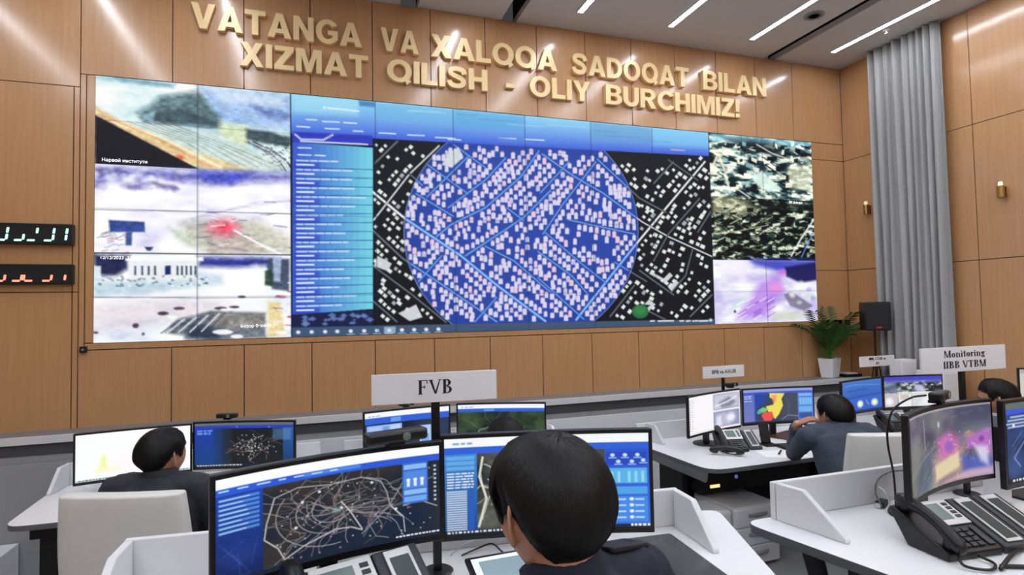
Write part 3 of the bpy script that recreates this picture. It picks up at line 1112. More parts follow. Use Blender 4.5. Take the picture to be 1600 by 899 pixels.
# black sensor box at the corner of the video wall
p = aty(131.5, 546.5, 0)
t = empty('sensor_box', (p[0], 0, p[2]), label='tiny black sensor box at the lower corner of the video wall', cat='sensor')
MB().box(-.022, .022, -.03, -.0005, -.024, .024).build('housing', M_BLACK, t, bevel=.003)
MB().lathe([(.001, 0), (.009, 0), (.01, .003), (.001, .004)], 14, M=TR(0, -.03, 0, 0, R2(90))).build('lens', M_LCD, t)

# ------------------------------------------------------------------ gold lettering
def _arc(cx, cy, rx, ry, a0, a1, n=18):
    return [(cx + rx * math.cos(R2(a0 + (a1 - a0) * k / n)), cy + ry * math.sin(R2(a0 + (a1 - a0) * k / n))) for k in range(n + 1)]


def _stroke(path, w):
    P = bez([(x, y, 0) for x, y in path], 60)
    L_, R_ = [], []
    for i, p in enumerate(P):
        t = (P[min(i + 1, len(P) - 1)] - P[max(i - 1, 0)]).normalized()
        n = Vector((-t.y, t.x, 0)) * w / 2
        L_.append(((p + n).x, (p + n).y))
        R_.append(((p - n).x, (p - n).y))
    return L_ + R_[::-1]


GLYPH = {
    'I': [[(0, 0), (.25, 0), (.25, 1), (0, 1)]],
    'L': [[(0, 0), (.68, 0), (.68, .2), (.25, .2), (.25, 1), (0, 1)]],
    'T': [[(.29, 0), (.54, 0), (.54, .8), (.83, .8), (.83, 1), (0, 1), (0, .8), (.29, .8)]],
    'H': [[(0, 0), (.25, 0), (.25, .4), (.59, .4), (.59, 0), (.84, 0), (.84, 1), (.59, 1), (.59, .61), (.25, .61), (.25, 1), (0, 1)]],
    'V': [[(0, 1), (.33, 0), (.60, 0), (.93, 1), (.66, 1), (.465, .32), (.27, 1)]],
    'A': [[(0, 0), (.27, 0), (.335, .19), (.645, .19), (.71, 0), (.98, 0), (.62, 1), (.36, 1)], [(.395, .37), (.49, .70), (.585, .37)]],
    'N': [[(0, 0), (.24, 0), (.24, .60), (.62, 0), (.86, 0), (.86, 1), (.62, 1), (.62, .40), (.24, 1), (0, 1)]],
    'M': [[(0, 0), (.23, 0), (.23, .66), (.43, 0), (.63, 0), (.83, .66), (.83, 0), (1.06, 0), (1.06, 1), (.72, 1), (.53, .38), (.34, 1), (0, 1)]],
    'X': [[(0, 0), (.29, 0), (.46, .3), (.63, 0), (.92, 0), (.61, .51), (.90, 1), (.61, 1), (.46, .72), (.31, 1), (.02, 1), (.31, .51)]],
    'Z': [[(0, 0), (.79, 0), (.79, .2), (.32, .2), (.78, .82), (.78, 1), (.03, 1), (.03, .8), (.45, .8), (0, .18)]],
    'Y': [[(.32, 0), (.57, 0), (.57, .4), (.89, 1), (.61, 1), (.445, .62), (.28, 1), (0, 1), (.32, .4)]],
    'U': [[(0, 1), (0, .37)] + _arc(.42, .37, .42, .385, 180, 360) + [(.84, 1), (.59, 1), (.59, .38)] + _arc(.42, .38, .17, .19, 0, -180) + [(.25, 1)]],
    'O': [_arc(.51, .5, .51, .515, 0, 342, 34), _arc(.51, .5, .26, .315, 0, 342, 30)],
    'Q': [_arc(.51, .5, .51, .515, -32, 298, 34) + [(.80, -.10), (1.0, .06), (.90, .16)], _arc(.51, .5, .26, .315, 0, 342, 30)],
    'C': [_arc(.51, .5, .51, .515, 36, 324, 30) + _arc(.51, .5, .26, .315, 318, 42, 26)],
    'G': [_arc(.51, .5, .51, .515, 36, 318, 30) + [(.95, .16), (.95, .55), (.52, .55), (.52, .37), (.71, .37), (.71, .26)] + _arc(.51, .5, .26, .315, 312, 42, 26)],
    'D': [[(0, 0), (.40, 0)] + _arc(.42, .5, .48, .5, -90, 90, 24) + [(.40, 1), (0, 1)], [(.25, .2), (.25, .8), (.38, .8)] + _arc(.40, .5, .25, .3, 90, -90, 20) + [(.38, .2)]],
    'B': [[(0, 0), (.48, 0)] + _arc(.50, .285, .35, .285, -90, 62, 16) + _arc(.47, .745, .34, .255, -36, 90, 16) + [(.46, 1), (0, 1)],
          [(.25, .18), (.25, .42), (.46, .42)] + _arc(.48, .30, .12, .12, 90, -90, 12) + [(.46, .18)], [(.25, .59), (.25, .82), (.44, .82)] + _arc(.45, .705, .115, .115, 90, -90, 12) + [(.44, .59)]],
    'R': [[(0, 0), (.25, 0), (.25, .39), (.36, .39), (.59, 0), (.88, 0), (.61, .42)] + _arc(.48, .71, .36, .29, -62, 90, 16) + [(.46, 1), (0, 1)],
          [(.25, .57), (.25, .81), (.46, .81)] + _arc(.47, .69, .13, .12, 90, -90, 12) + [(.46, .57)]],
    'S': [_stroke([(.74, .66), (.66, .84), (.42, .90), (.18, .85), (.135, .71), (.25, .60), (.45, .52), (.62, .43), (.69, .28), (.60, .14), (.38, .10), (.17, .15), (.07, .33)], .22)],
    '-': [[(0, .28), (.42, .28), (.42, .48), (0, .48)]],
    '!': [[(.03, .31), (.22, .31), (.25, 1), (0, 1)], None, [(0, 0), (.25, 0), (.25, .21), (0, .21)]],
}


def glyph_mesh(ch, hgt, kx, depth):
    from mathutils.geometry import tessellate_polygon
    G_ = GLYPH[ch]
    groups = [[G_[0]], [G_[2]]] if len(G_) > 1 and G_[1] is None else [G_]
    x0 = min(p[0] for g in groups for c in g for p in c)
    b = MB()
    for g in groups:
        polys = [[Vector(((p[0] - x0) * hgt * kx, p[1] * hgt, 0)) for p in c] for c in g]
        tri = tessellate_polygon(polys)
        flat = [p for c in polys for p in c]
        n = len(flat)
        vs = [(p.x, -.001 - depth, p.y) for p in flat] + [(p.x, -.001, p.y) for p in flat]
        fs = [tuple(t) for t in tri] + [tuple(i + n for i in t[::-1]) for t in tri]
        o = 0
        for c in polys:
            m = len(c)
            fs += [(o + i, o + (i + 1) % m, n + o + (i + 1) % m, n + o + i) for i in range(m)]
            o += m
        b.add(vs, fs)
    return b, (max(p[0] for g in groups for c in g for p in c) - x0) * hgt * kx


words = {1: (4.113, .208, [('VATANGA', .657, 1.987), ('VA', 2.148, 2.484), ('XALQQA', 2.595, 3.835), ('SADOQAT', 3.992, 5.345), ('BILAN', 5.522, 6.352)]),
         2: (3.845, .2, [('XIZMAT', 1.015, 2.039), ('QILISH', 2.20, 3.124), ('-', 3.307, 3.391), ('OLIY', 3.547, 4.187), ('BURCHIMIZ!', 4.358, 5.983)])}

for ln, (zb, hgt, ws) in words.items():
    for w, xa, xb in ws:
        n = len(w)
        tot = sum(glyph_mesh(ch, hgt, 1, .03)[1] for ch in w)
        gap0 = .016
        kx = min(1.2, (xb - xa - gap0 * (n - 1)) / tot) if n > 1 else (xb - xa) / tot
        gap = (xb - xa - tot * kx) / (n - 1) if n > 1 else 0
        x = xa
        for i, ch in enumerate(w):
            b, wd_ = glyph_mesh(ch, hgt, kx, .045)
            o = b.build('gold_letter', M_GOLD)
            o.location = (x, 0, zb)
            if ch == '-':
                l = 'gold raised dash alone between two words of the lower line of wall lettering'
            elif ch == '!':
                l = 'gold raised exclamation mark ending the lower line of wall lettering'
            else:
                l = 'gold raised letter %s, %s character of %s in the %s line on the wall' % (ch, ordn[i] if n > 1 else 'only', w.strip('!'), 'upper' if ln == 1 else 'lower')
            tag(o, l, 'letter', 'gold letters on the front wall')
            x += wd_ + gap

# ------------------------------------------------------------------ digital clocks
seg_t, seg_w = .0125, .05


def clock(zc, xa, xb, hh, digits, mcol, mdim, label):
    t = empty('digital_clock', ((xa + xb) / 2, 0, zc), label=label, cat='clock', group='digital clocks on the front wall')
    w = (xb - xa) / 2
    MB().box(-w, w, -.05, -.0005, -hh, hh).build('housing', M_BLACK, t, bevel=.004)
    MB().box(-w + .012, w - .012, -.0515, -.0502, -hh + .014, hh - .014).build('window', M_BLACK2, t)
    for cx, segs in digits:
        b = MB()
        H, W = .048, .030
        sl = .12
        geo = {'a': (0, H, 1), 'g': (0, 0, 1), 'd': (0, -H, 1), 'b': (W, H / 2, 0), 'c': (W, -H / 2, 0), 'f': (-W, H / 2, 0), 'e': (-W, -H / 2, 0)}
        for s in segs:
            gx, gz, hz = geo[s]
            a, c = (W * .78, .007) if hz else (.0075, H / 2 * .82)
            q = [(gx - a, gz - c * .6), (gx - a * .8, gz - c), (gx + a * .8, gz - c), (gx + a, gz - c * .6), (gx + a, gz + c * .6), (gx + a * .8, gz + c), (gx - a * .8, gz + c), (gx - a, gz + c * .6)]
            vs = [(cx + u + v * sl, y, v) for y in (-.054, -.052) for u, v in q]
            b.add(vs, [tuple(range(8)), tuple(range(8, 16))[::-1]] + [(i, 8 + i, 8 + (i + 1) % 8, (i + 1) % 8) for i in range(8)])
        b.build('digit', mcol, t)


p0, p1 = aty(118, 352, 0), aty(117, 384, 0)
zc1, h1 = (p0[2] + p1[2]) / 2, (p0[2] - p1[2]) / 2
q0, q1 = aty(117, 414, 0), aty(117, 445, 0)
zc2, h2 = (q0[2] + q1[2]) / 2, (q0[2] - q1[2]) / 2
xr_ = p0[0]
xl_ = xr_ - .74
M_GRN = mat('green_digits', (190, 255, 225), .5, emit=1.1)
M_REDD = mat('red_digits', (255, 150, 120), .5, emit=1.1)


def cxs(px):
    return aty(px, 368, 0)[0] - (xl_ + xr_) / 2


clock(zc1, xl_, xr_, h1, [(cxs(9), 'bcd'), (cxs(35), 'cd'), (cxs(55), 'bd'), (cxs(81), 'bcd'), (cxs(101), 'bc'), (cxs(-16), 'bcd'), (cxs(-36), 'cd')], M_GRN, None, 'black digital clock with green digits, upper of two beside the video wall')
clock(zc2, xl_, xr_, h2, [(cxs(7), 'cde'), (cxs(33), 'cd'), (cxs(52), 'de'), (cxs(79), 'cd'), (cxs(100), 'c'), (cxs(-16), 'cd'), (cxs(-36), 'cde')], M_REDD, None, 'black digital clock with red digits, lower of two beside the video wall')

# ------------------------------------------------------------------ brass wall lights
def sconce(loc, rz, label):
    t = empty('wall_sconce', loc, rz, label, 'wall light', 'brass wall lights')
    MB().box(-.02, .02, .0005, .012, -.05, .05).build('back_plate', M_BRASS, t, bevel=.002)
    MB().lathe([(.001, -.055), (.028, -.055), (.03, -.05), (.03, .05), (.028, .055), (.001, .055)], 20, c=(0, .055, 0)).build('cylinder', M_BRASS, t, smooth=False)
    MB().lathe([(.001, .056), (.02, .056), (.017, .09), (.001, .095)], 16, c=(0, .055, 0)).build('glass_top', mat('lit_glass', (250, 240, 215), .3, emit=.35), t)
    MB().box(-.006, .006, .0125, .027, -.006, .006).build('arm', M_BRASS, t)


p = atx(1570, 297, XR)
sconce((XR, p[1], p[2] - .02), R2(90), 'small brass cylinder wall light on the veneer beyond the grey curtain')
p = atx(1359, 328, XR)
sconce((XR, p[1], p[2]), R2(90), 'small brass cylinder wall light between the corner and the grey curtain')

# ------------------------------------------------------------------ curtain
b = MB()
ya, yb, zt, z0 = -.43, -1.235, CEIL - .003, .99
ny, nz = 170, 14
rows = []
for k in range(nz + 1):
    v = k / nz
    row = []
    for i in range(ny + 1):
        u = i / ny
        y = ya + (yb - ya) * u + .008 * math.sin(u * 21 + v * 2)
        ph = u * 2 * math.pi * 9.4 + 1.5 * math.sin(u * 9) + .35 * math.sin(v * 3 + u * 6)
        am = .028 + .012 * math.sin(u * 17) + .008 * v
        sp_ = math.sin(ph)
        x = XR - .085 + am * math.copysign(abs(sp_) ** .6, sp_) + .007 * math.sin(2.3 * ph + v * 4)
        row.append((x, y, zt + (z0 - zt) * v))
    rows.append(row)
for s, off in ((0, 0),):
    vs = [q for r in rows for q in r]
    fs = [(k * (ny + 1) + i, k * (ny + 1) + i + 1, (k + 1) * (ny + 1) + i + 1, (k + 1) * (ny + 1) + i) for k in range(nz) for i in range(ny)]
    b.add(vs, fs)
o = b.build('curtain', M_CLOTH, smooth=True)
sm = o.modifiers.new('thick', 'SOLIDIFY')
sm.thickness = .003
tag(o, 'long grey pleated curtain hanging from the ceiling on the side wall', 'curtain')

# ================================================================== DESKS
def desk(label, top, z, zf, back, wings, legs, hb=.135, apron=None, extra=None):
    """white worktop with grey edging, low screens along the back and sides, black legs"""
    ox, oy = top[0][0], top[0][1]
    T = Matrix.Translation((-ox, -oy, -zf))
    t = empty('work_desk', (ox, oy, zf), label=label, cat='desk', group='white operator desks')
    MB().prism(top, z - .03, z, side=1).build('desktop', [M_WHITE, M_EDGE], t, M=T, bevel=.003)
    if len(back) == 3:
        back = (back[0], back[2], back[1], back[2])
    xa, ya, xb, yb = back
    an = math.atan2(yb - ya, xb - xa)
    L0 = math.hypot(xb - xa, yb - ya)
    MB().box(0, L0, .0005, .022, z + .0005, z + hb, Matrix.Translation((xa, ya, 0)) @ Matrix.Rotation(an, 4, 'Z')).build('back_screen', M_PANEL, t, M=T, bevel=.003)
    for (x0, y0, x1, y1, fl) in wings:
        d = Vector((x1 - x0, y1 - y0))
        L = d.length
        d /= L
        n = Vector((-d.y, d.x)) * .011
        prof = [(0, .0005), (L, .0005), (L, .012), (fl, hb), (0, hb)]
        b = MB()
        vs = [(x0 + d.x * s + n.x * k, y0 + d.y * s + n.y * k, z + h) for k in (-1, 1) for s, h in prof]
        m = len(prof)
        b.add(vs, [tuple(range(m)), tuple(range(m, 2 * m))[::-1]] + [(i, m + i, m + (i + 1) % m, (i + 1) % m) for i in range(m)])
        b.build('side_screen', M_PANEL, t, M=T, bevel=.003)
    for (x0, x1, y0, y1) in legs:
        MB().box(x0, x1, y0, y1, zf + .001, z - .031).build('leg_panel', M_BLACK2, t, M=T, bevel=.004)
    if apron:
        MB().prism(apron, z - .11, z - .031).build('apron', M_EDGE, t, M=T, bevel=.003)
    return t, T


dkA, TA = desk('white desk in the foreground under two bright monitors and the FVB sign',
           rounded([(1.04, -3.20), (2.99, -3.37), (2.70, -4.12), (1.06, -4.12)], [.05, .06, .14, .1]), DA, FA,
           (1.10, -3.285, 2.768, -3.458), [(1.113, -3.29, 1.10, -3.58, .12), (2.757, -3.46, 2.738, -3.69, .11)],
           [(1.25, 1.29, -4.0, -3.5), (2.5, 2.54, -4.0, -3.5), (1.29, 2.5, -3.55, -3.52)], hb=.122)
dkR, TRr = desk('white desk with phone and key modules beside the monitoring sign',
            rounded([(2.985, -3.505), (4.90, -3.505), (4.90, -4.20), (3.13, -4.20)], [.07, .05, .1, .14]), DA, FA,
            (3.10, 4.85, -3.535), [(3.112, -3.537, 3.158, -3.775, .10)],
            [(3.45, 3.49, -4.05, -3.5), (4.6, 4.64, -4.05, -3.6), (3.49, 4.6, -3.6, -3.57)], hb=.126)
dkL, TL_ = desk('white desk with a dark underside below the blank white monitor',
           rounded([(0.06, -.72), (1.66, -.72), (1.66, -1.60), (0.09, -1.54)], [.05, .05, .1, .1]), DB, 0,
           (.10, 1.62, -.78), [(.112, -.782, .09, -1.0, .1)], [(.20, .40, -1.40, -.9), (1.45, 1.5, -1.38, -.9), (.40, 1.45, -.95, -.9)])
MB().box(.17, 1.56, -1.44, -.96, .64, .7185).build('cable_tray', M_BLACK2, dkL, M=TL_, bevel=.004)
MB().box(.405, 1.445, -1.40, -.97, .46, .6385).build('equipment_box', M_BLACK2, dkL, M=TL_, bevel=.004)
dkC, TC_ = desk('white desk nearest the console behind the FVB sign',
           rounded([(1.74, -.76), (3.38, -.76), (3.38, -1.66), (1.76, -1.64)], [.05, .05, .1, .1]), DB, 0,
           (1.78, 3.34, -.82), [(3.335, -.822, 3.36, -1.05, .1)], [(1.95, 2.0, -1.5, -.9), (3.15, 3.2, -1.5, -.9), (2.0, 3.15, -.95, -.9)])
dkB, TB_ = desk('white desk with two telephones and a brown folder on it',
           rounded([(3.93, -1.06), (5.60, -1.06), (5.60, -2.0), (3.98, -2.02)], [.05, .05, .1, .14]), DB, 0,
           (3.98, 5.58, -1.12), [(4.075, -1.122, 4.10, -1.31, .09)], [(4.12, 4.17, -1.50, -1.2), (5.40, 5.45, -1.84, -1.2), (4.17, 5.40, -1.30, -1.25)],
 )
b = MB()
vs = [(3.95, -1.10, .7185), (4.0, -1.93, .7185), (4.03, -1.93, .7185), (3.98, -1.10, .7185), (4.09, -1.15, .60), (4.10, -1.80, .60), (4.115, -1.80, .61), (4.105, -1.15, .61)]
b.add(vs, [(0, 1, 2, 3), (4, 5, 6, 7), (0, 1, 5, 4), (3, 2, 6, 7), (0, 3, 7, 4), (1, 2, 6, 5)])
o = b.build('sloping_apron', M_APRON, dkB, M=TB_)
o['label'] = 'mid grey sloping panel'
dkF, TF_ = desk('white desk in front of the wall speaker below the small blue monitor',
           rounded([(5.68, -.96), (6.98, -.96), (7.0, -1.62), (7.36, -1.64), (7.36, -2.75), (6.55, -2.75), (6.45, -1.95), (5.70, -1.95)], [.05, .05, .05, .05, .1, .1, .15, .1]), DB, 0,
           (5.72, 6.95, -1.02), [(5.74, -1.022, 5.74, -1.2, .09)], [(5.85, 5.9, -1.8, -1.1), (7.2, 7.25, -2.6, -1.72), (5.9, 6.9, -1.15, -1.1)])
# amber indicator panel under the desk
T = TB_
MB().box(4.20, 5.2, -1.60, -1.32, .455, .712).build('computer_case', M_BLACK2, dkB, M=T, bevel=.004)
o = MB().box(4.285, 4.365, -1.606, -1.6005, .487, .508).build('amber_light', mat('amber_glow', (255, 222, 140), .5, emit=1.2), dkB, M=T)
o['label'] = 'lit amber indicator'
o = MB().lathe([(.001, 0), (.014, 0), (.014, .004), (.001, .005)], 14, M=TR(4.513, -1.6005, .546, 0, R2(90))).build('violet_light', mat('violet_glow', (120, 110, 200), .5, emit=.6), dkB, M=T)


# ================================================================== MONITORS
def monitor(label, mx, my, ang, w, zb, zt, zd, cvs, res, curve=1.6, base='disc', bez=.012, chin=.018):
    """curved desktop monitor, screen facing local -y; (mx,my) is the middle of the screen"""
    t = empty('desktop_monitor', (mx, my, zd), R2(ang), label, 'monitor', 'operator monitors')
    z0, z1 = zb - zd, zt - zd
    ys = lambda x: -(x * x) / (2 * curve)
    off = (w / 2) ** 2 / (4 * curve)
    N = 18
    b = MB()
    th = .022
    rs = []
    for k in range(N + 1):
        x = -w / 2 + w * k / N
        y = ys(x) + off
        rs.append([(x, y, z0), (x, y + th, z0), (x, y + th, z1), (x, y, z1)])
    b.rings(rs)
    b.build('housing', M_BLACK, t, bevel=.003)
    w2 = w / 2 - bez
    zlo, zhi = z0 + chin, z1 - bez
    im = cvs.linear()
    me = picture_mesh('screen', im, lambda U, V: (-w2 + 2 * w2 * U, ys(-w2 + 2 * w2 * U) + off - .0012, zhi + (zlo - zhi) * V))
    o = bpy.data.objects.new('screen', me)
    COL.objects.link(o)
    o.parent = t
    zm = (z0 + z1) / 2
    b = MB()
    b.box(-.09, .09, off + th + .001, off + th + .035, zm - .07, zm + .06)
    b.build('rear_cover', M_BLACK, t, bevel=.012)
    yn = off + th + .052
    if base == 'disc':
        MB().box(-.024, .024, yn - .015, yn + .015, .012, zm + .03).build('stand_neck', M_BLACK, t, bevel=.004)
        MB().lathe([(.001, .0005), (.098, .0005), (.10, .004), (.097, .010), (.001, .0115)], 32, c=(0, yn, 0)).build('stand_base', M_BLACK, t)
    elif base == 'vee':
        b = MB()
        MB().box(-.022, .022, yn - .014, yn + .014, .03, zm + .03).build('stand_neck', M_BLACK, t, bevel=.004)
        for s in (-1, 1):
            b.tube([(0, yn, .035), (s * .17, yn - .13, .012)], [.014, .009], 8)
        b.tube([(0, yn, .035), (0, yn + .06, .012)], [.014, .01], 8)
        b.build('stand_base', M_BLACK, t)
    else:
        MB().box(-.02, .02, yn - .012, yn + .012, .010, zm + .03).build('stand_neck', M_SILVER, t, bevel=.004)
        MB().prism(rounded([(-.13, yn - .11), (.13, yn - .11), (.13, yn + .05), (-.13, yn + .05)], .03), .0005, .0095).build('stand_base', M_BLACK, t)
    return t


def ui_header(c, h=.12, h2=.2):
    c.rect(0, 0, c.w, c.h * h, (246, 248, 252))
    c.rect(0, c.h * h, c.w, c.h * h2, (48, 96, 214))
    c.rect(c.w * .3, c.h * (h + .02), c.w * .42, c.h * (h2 - .02), (110, 170, 240), .8)
    c.words(c.w * .04, c.h * (h - .05), 3, c.h * .02, (120, 160, 220), (c.w * .02, c.w * .05), 3)


def road_net(c, cx, cy, rx, ry, n, rng, col, wmin=.8, wmax=2.2, a=.8):
    for k in range(n):
        an = rng.uniform(0, 2 * math.pi)
        r0 = rng.uniform(0, .75)
        x, y = cx + rx * r0 * math.cos(an), cy + ry * r0 * math.sin(an)
        d = an + rng.normal(0, .7) + (math.pi / 2 if rng.random() < .35 else 0)
        pts = [(x, y)]
        for s in range(rng.integers(3, 8)):
            d += rng.normal(0, .32)
            st = rng.uniform(.04, .11) * rx
            x += st * math.cos(d)
            y += st * math.sin(d) * ry / rx * 1.3
            pts.append((x, y))
        g_ = rng.uniform(.7, 1.1)
        c.line(pts, rng.uniform(wmin, wmax), [v * g_ * rng.uniform(.94, 1.06) for v in col], a, .9)


def pic_white():
    c = Canvas(230, 100, bg=(252, 253, 253))
    c.poly([(40, 78), (52, 50), (58, 52), (62, 76), (80, 74), (84, 82), (40, 84)], (250, 250, 180), .9, 5)
    c.rect(50, 50, 56, 74, (240, 246, 140), .8, 3)
    c.ell((100, 70), 40, 20, (255, 246, 250), .6, 16)
    c.rect(0, 96, 230, 100, (190, 206, 210))
    c.words(6, 96.5, 12, 2.4, (60, 90, 80), (2, 5), 3)
    c.words(196, 96.5, 5, 2.4, (60, 80, 90), (2, 5), 3)
    return c


def pic_map_small():
    c = Canvas(220, 100, bg=(24, 28, 32))
    c.grad(0, 0, 220, 6, (120, 130, 130), (110, 120, 122))
    c.rect(0, 6, 220, 13, (40, 62, 190))
    c.grad(0, 12, 58, 96, (34, 60, 170), (20, 66, 130))
    c.grad(40, 12, 80, 96, (22, 62, 120), (34, 40, 46), .9, True)
    c.words(5, 16, 3, 2, (130, 170, 240), (6, 12), 2)
    c.words(5, 20, 3, 6, (90, 140, 230), (5, 12), 2)
    r = np.random.default_rng(3)
    road_net(c, 130, 54, 62, 34, 34, r, (140, 118, 112), .7, 1.6)
    for k in range(70):
        c.ell((r.normal(128, 20), r.normal(54, 15)), 1.1, 1.1, (216, 232, 226), .95, .7)
    c.grad(196, 12, 220, 96, (50, 96, 160), (16, 60, 116))
    c.rect(172, 14, 214, 40, (90, 140, 190), .55, 2)
    c.rect(0, 95, 220, 100, (20, 34, 60))
    c.words(5, 96, 16, 2.4, (220, 226, 232), (2, 6), 2)
    return c


def pic_map_big():
    W, H = 420, 190
    c = Canvas(W, H, bg=(44, 44, 47))
    c.ramp((0, 0, W, H), c.fbm(90, 60, 8), [(.25, (24, 34, 50)), (.5, (48, 46, 46)), (.75, (72, 66, 64))])
    c.poly([(190, 130), (300, 110), (420, 90), (420, 190), (130, 190)], (16, 34, 62), .75, 40)
    c.poly([(330, 30), (420, 30), (420, 110), (330, 90)], (28, 38, 52), .6, 20)
    r = np.random.default_rng(5)
    road_net(c, 220, 105, 170, 88, 120, r, (164, 156, 156), .8, 1.7)
    ring = [(98, 55), (84, 100), (80, 128), (104, 150), (116, 174), (150, 158), (210, 140), (240, 142), (262, 152)]
    c.line(ring, 2.6, (196, 190, 190), .9)
    c.line([(98, 55), (140, 44), (200, 50), (262, 46), (300, 60), (312, 84), (318, 112), (340, 138)], 2.0, (186, 180, 182), .85)
    c.line([(222, 88), (240, 112), (262, 150)], 2.6, (206, 202, 206), .9)
    c.line([(318, 112), (345, 140), (348, 172)], 2, (196, 200, 206), .9)
    c.line([(262, 160), (318, 112), (350, 60)], 2, (150, 170, 180), .8)
    c.line([(345, 118), (380, 112), (414, 128)], 2, (186, 190, 196), .85)
    for rr in (26, 46, 70):
        c.line([(205 + rr * 1.5 * math.cos(a), 98 + rr * math.sin(a)) for a in np.linspace(r.uniform(0, 2), r.uniform(3.6, 6), 16)], 1.8, (182, 176, 172), .75)
    for k in range(60):
        c.ell((r.uniform(95, 400), r.uniform(40, 180)), 1.6, 1.3, [(210, 220, 226), (226, 170, 180), (170, 206, 200)][k % 3], .9, .8)
    for q in ((148, 74), (180, 60), (282, 60), (136, 120), (330, 122), (222, 100)):
        c.ell(q, 3, 2.6, (232, 238, 238), .95, 1)
    c.ell((212, 102), 8, 5, (150, 190, 190), .6, 3)
    # header
    c.poly([(0, 0), (W, 0), (W, 17), (0, 20)], (252, 252, 254))
    c.rect(0, 18, W, 31, (44, 90, 212))
    c.rect(W * .36, 19, W * .62, 26, (96, 160, 240), .7, 2)
    c.words(4, 21, 7, 3, (170, 210, 250), (10, 24), 14)
    # left panel
    c.grad(0, 31, 78, 190, (30, 66, 170), (14, 34, 84))
    for k in range(8):
        c.rect(4, 36 + k * 8.2, 72, 41 + k * 8.2, (90, 156, 230), .8, .8)
        c.rect(6, 38 + k * 8.2, random.uniform(30, 66), 39.5 + k * 8.2, (225, 238, 252), .85, .6)
    c.ell((40, 140), 30, 20, (36, 60, 140), .6, 12)
    for k in range(10):
        c.line([(r.uniform(4, 70), r.uniform(110, 185)) for _ in range(2)], 1, (80, 120, 200), .4)
    # right panel
    c.rect(344, 30, 396, 116, (60, 110, 210), .95)
    c.rect(347, 34, 393, 44, (150, 196, 244), .9)
    c.rect(347, 48, 393, 84, (86, 140, 226), .9)
    for x in (356, 370, 384):
        c.ell((x, 66), 4, 3, (235, 242, 252))
        c.rect(x - 3, 68, x + 3, 80, (225, 236, 252))
    c.rect(347, 87, 393, 97, (150, 196, 244), .9)
    c.rect(347, 101, 393, 112, (120, 176, 240), .9)
    for k in range(9):
        c.rect(408, 40 + k * 9, 413, 44 + k * 9, (216, 226, 236), .9)
    c.rect(0, 182, W, 190, (24, 34, 54))
    c.words(330, 180, 14, 3, (232, 236, 240), (3, 8), 2)
    return c


def pic_ops():
    W, H = 360, 172
    c = Canvas(W, H, bg=(36, 44, 52))
    r = np.random.default_rng(9)
    c.ramp((0, 0, W, H), c.fbm(40, 30, 4), [(.3, (24, 34, 44)), (.6, (70, 72, 66)), (.8, (96, 100, 90))])
    road_net(c, 110, 100, 60, 70, 50, r, (222, 220, 206), .9, 2.4, .9)
    road_net(c, 170, 100, 70, 70, 40, r, (170, 168, 160), .9, 2.4, .8)
    c.line([(66, 36), (60, 70), (72, 110), (58, 160)], 4, (232, 232, 214), .9)
    c.grad(0, 28, 56, 172, (70, 140, 220), (26, 70, 130))
    for k in range(3):
        c.rect(3, 32 + k * 9, 52, 39 + k * 9, (110, 176, 236), .8)
    for k in range(6):
        c.words(4, 62 + k * 5, 3, 2.2, (226, 238, 250), (6, 14), 2)
        c.words(34, 62 + k * 5, 3, 2.2, (246, 250, 252), (3, 5), 2)
    for k in range(18):
        c.rect(3, 94 + k * 4, 38, 96.4 + k * 4, (224, 230, 238), .9, .7)
    c.rect(40, 90, 50, 166, (40, 92, 190), .8)
    c.grad(282, 28, 360, 172, (44, 84, 206), (58, 116, 220))
    c.rect(284, 34, 356, 58, (40, 70, 190), .9)
    for x, y in ((296, 40), (318, 40), (340, 40), (306, 52), (330, 52), (350, 50)):
        c.ell((x, y), 4, 3.2, (200, 228, 250))
        c.rect(x - 7, y + 4, x + 7, y + 6, (170, 206, 246), .9)
    c.rect(284, 64, 356, 92, (96, 186, 232), .9)
    for x in (292, 304, 322, 334, 346):
        c.rect(x, 70, x + 5, 90, (160, 222, 244), .8)
    c.rect(284, 98, 356, 112, (84, 168, 236), .9)
    c.rect(284, 116, 356, 162, (70, 140, 232), .9)
    for k in range(4):
        for x in (292, 324):
            c.ell((x + 4, 121 + k * 11), 4, 3, (226, 240, 252))
            c.rect(x + 10, 120 + k * 11, x + 26, 123 + k * 11, (196, 224, 250), .9)
    ui_header(c, .095, .165)
    c.rect(0, 166, W, 172, (30, 40, 62))
    c.words(4, 167, 20, 3, (226, 232, 238), (2, 7), 3)
    c.words(326, 166, 5, 4, (236, 240, 244), (3, 7), 2)
    return c


def pic_docs():
    c = Canvas(150, 72, bg=(248, 246, 248))
    for k in range(14):
        c.words(5, 6 + k * 4.4, 1, 1.2, (206, 198, 200), (4, 14), 2)
        c.rect(1, 5 + k * 4.4, 3, 7 + k * 4.4, (120, 120, 124), .8)
    c.rect(74, 2, 148, 34, (176, 178, 196))
    c.poly([(78, 6), (145, 4), (145, 30), (76, 32)], (204, 204, 218), .9, 2)
    c.poly([(90, 20), (120, 10), (140, 22), (124, 30), (100, 31)], (128, 132, 150), .9, 3)
    c.line([(80, 26), (116, 20), (140, 12)], 3, (240, 240, 248), .9, 2)
    c.rect(74, 37, 148, 68, (150, 154, 186))
    c.poly([(80, 42), (110, 40), (122, 66), (78, 66)], (190, 192, 214), .9, 3)
    c.ell((124, 52), 12, 9, (244, 246, 254), .95, 5)
    c.poly([(84, 48), (96, 46), (98, 66), (82, 66)], (232, 230, 240), .9, 2)
    c.rect(0, 69, 150, 72, (230, 228, 236))
    return c


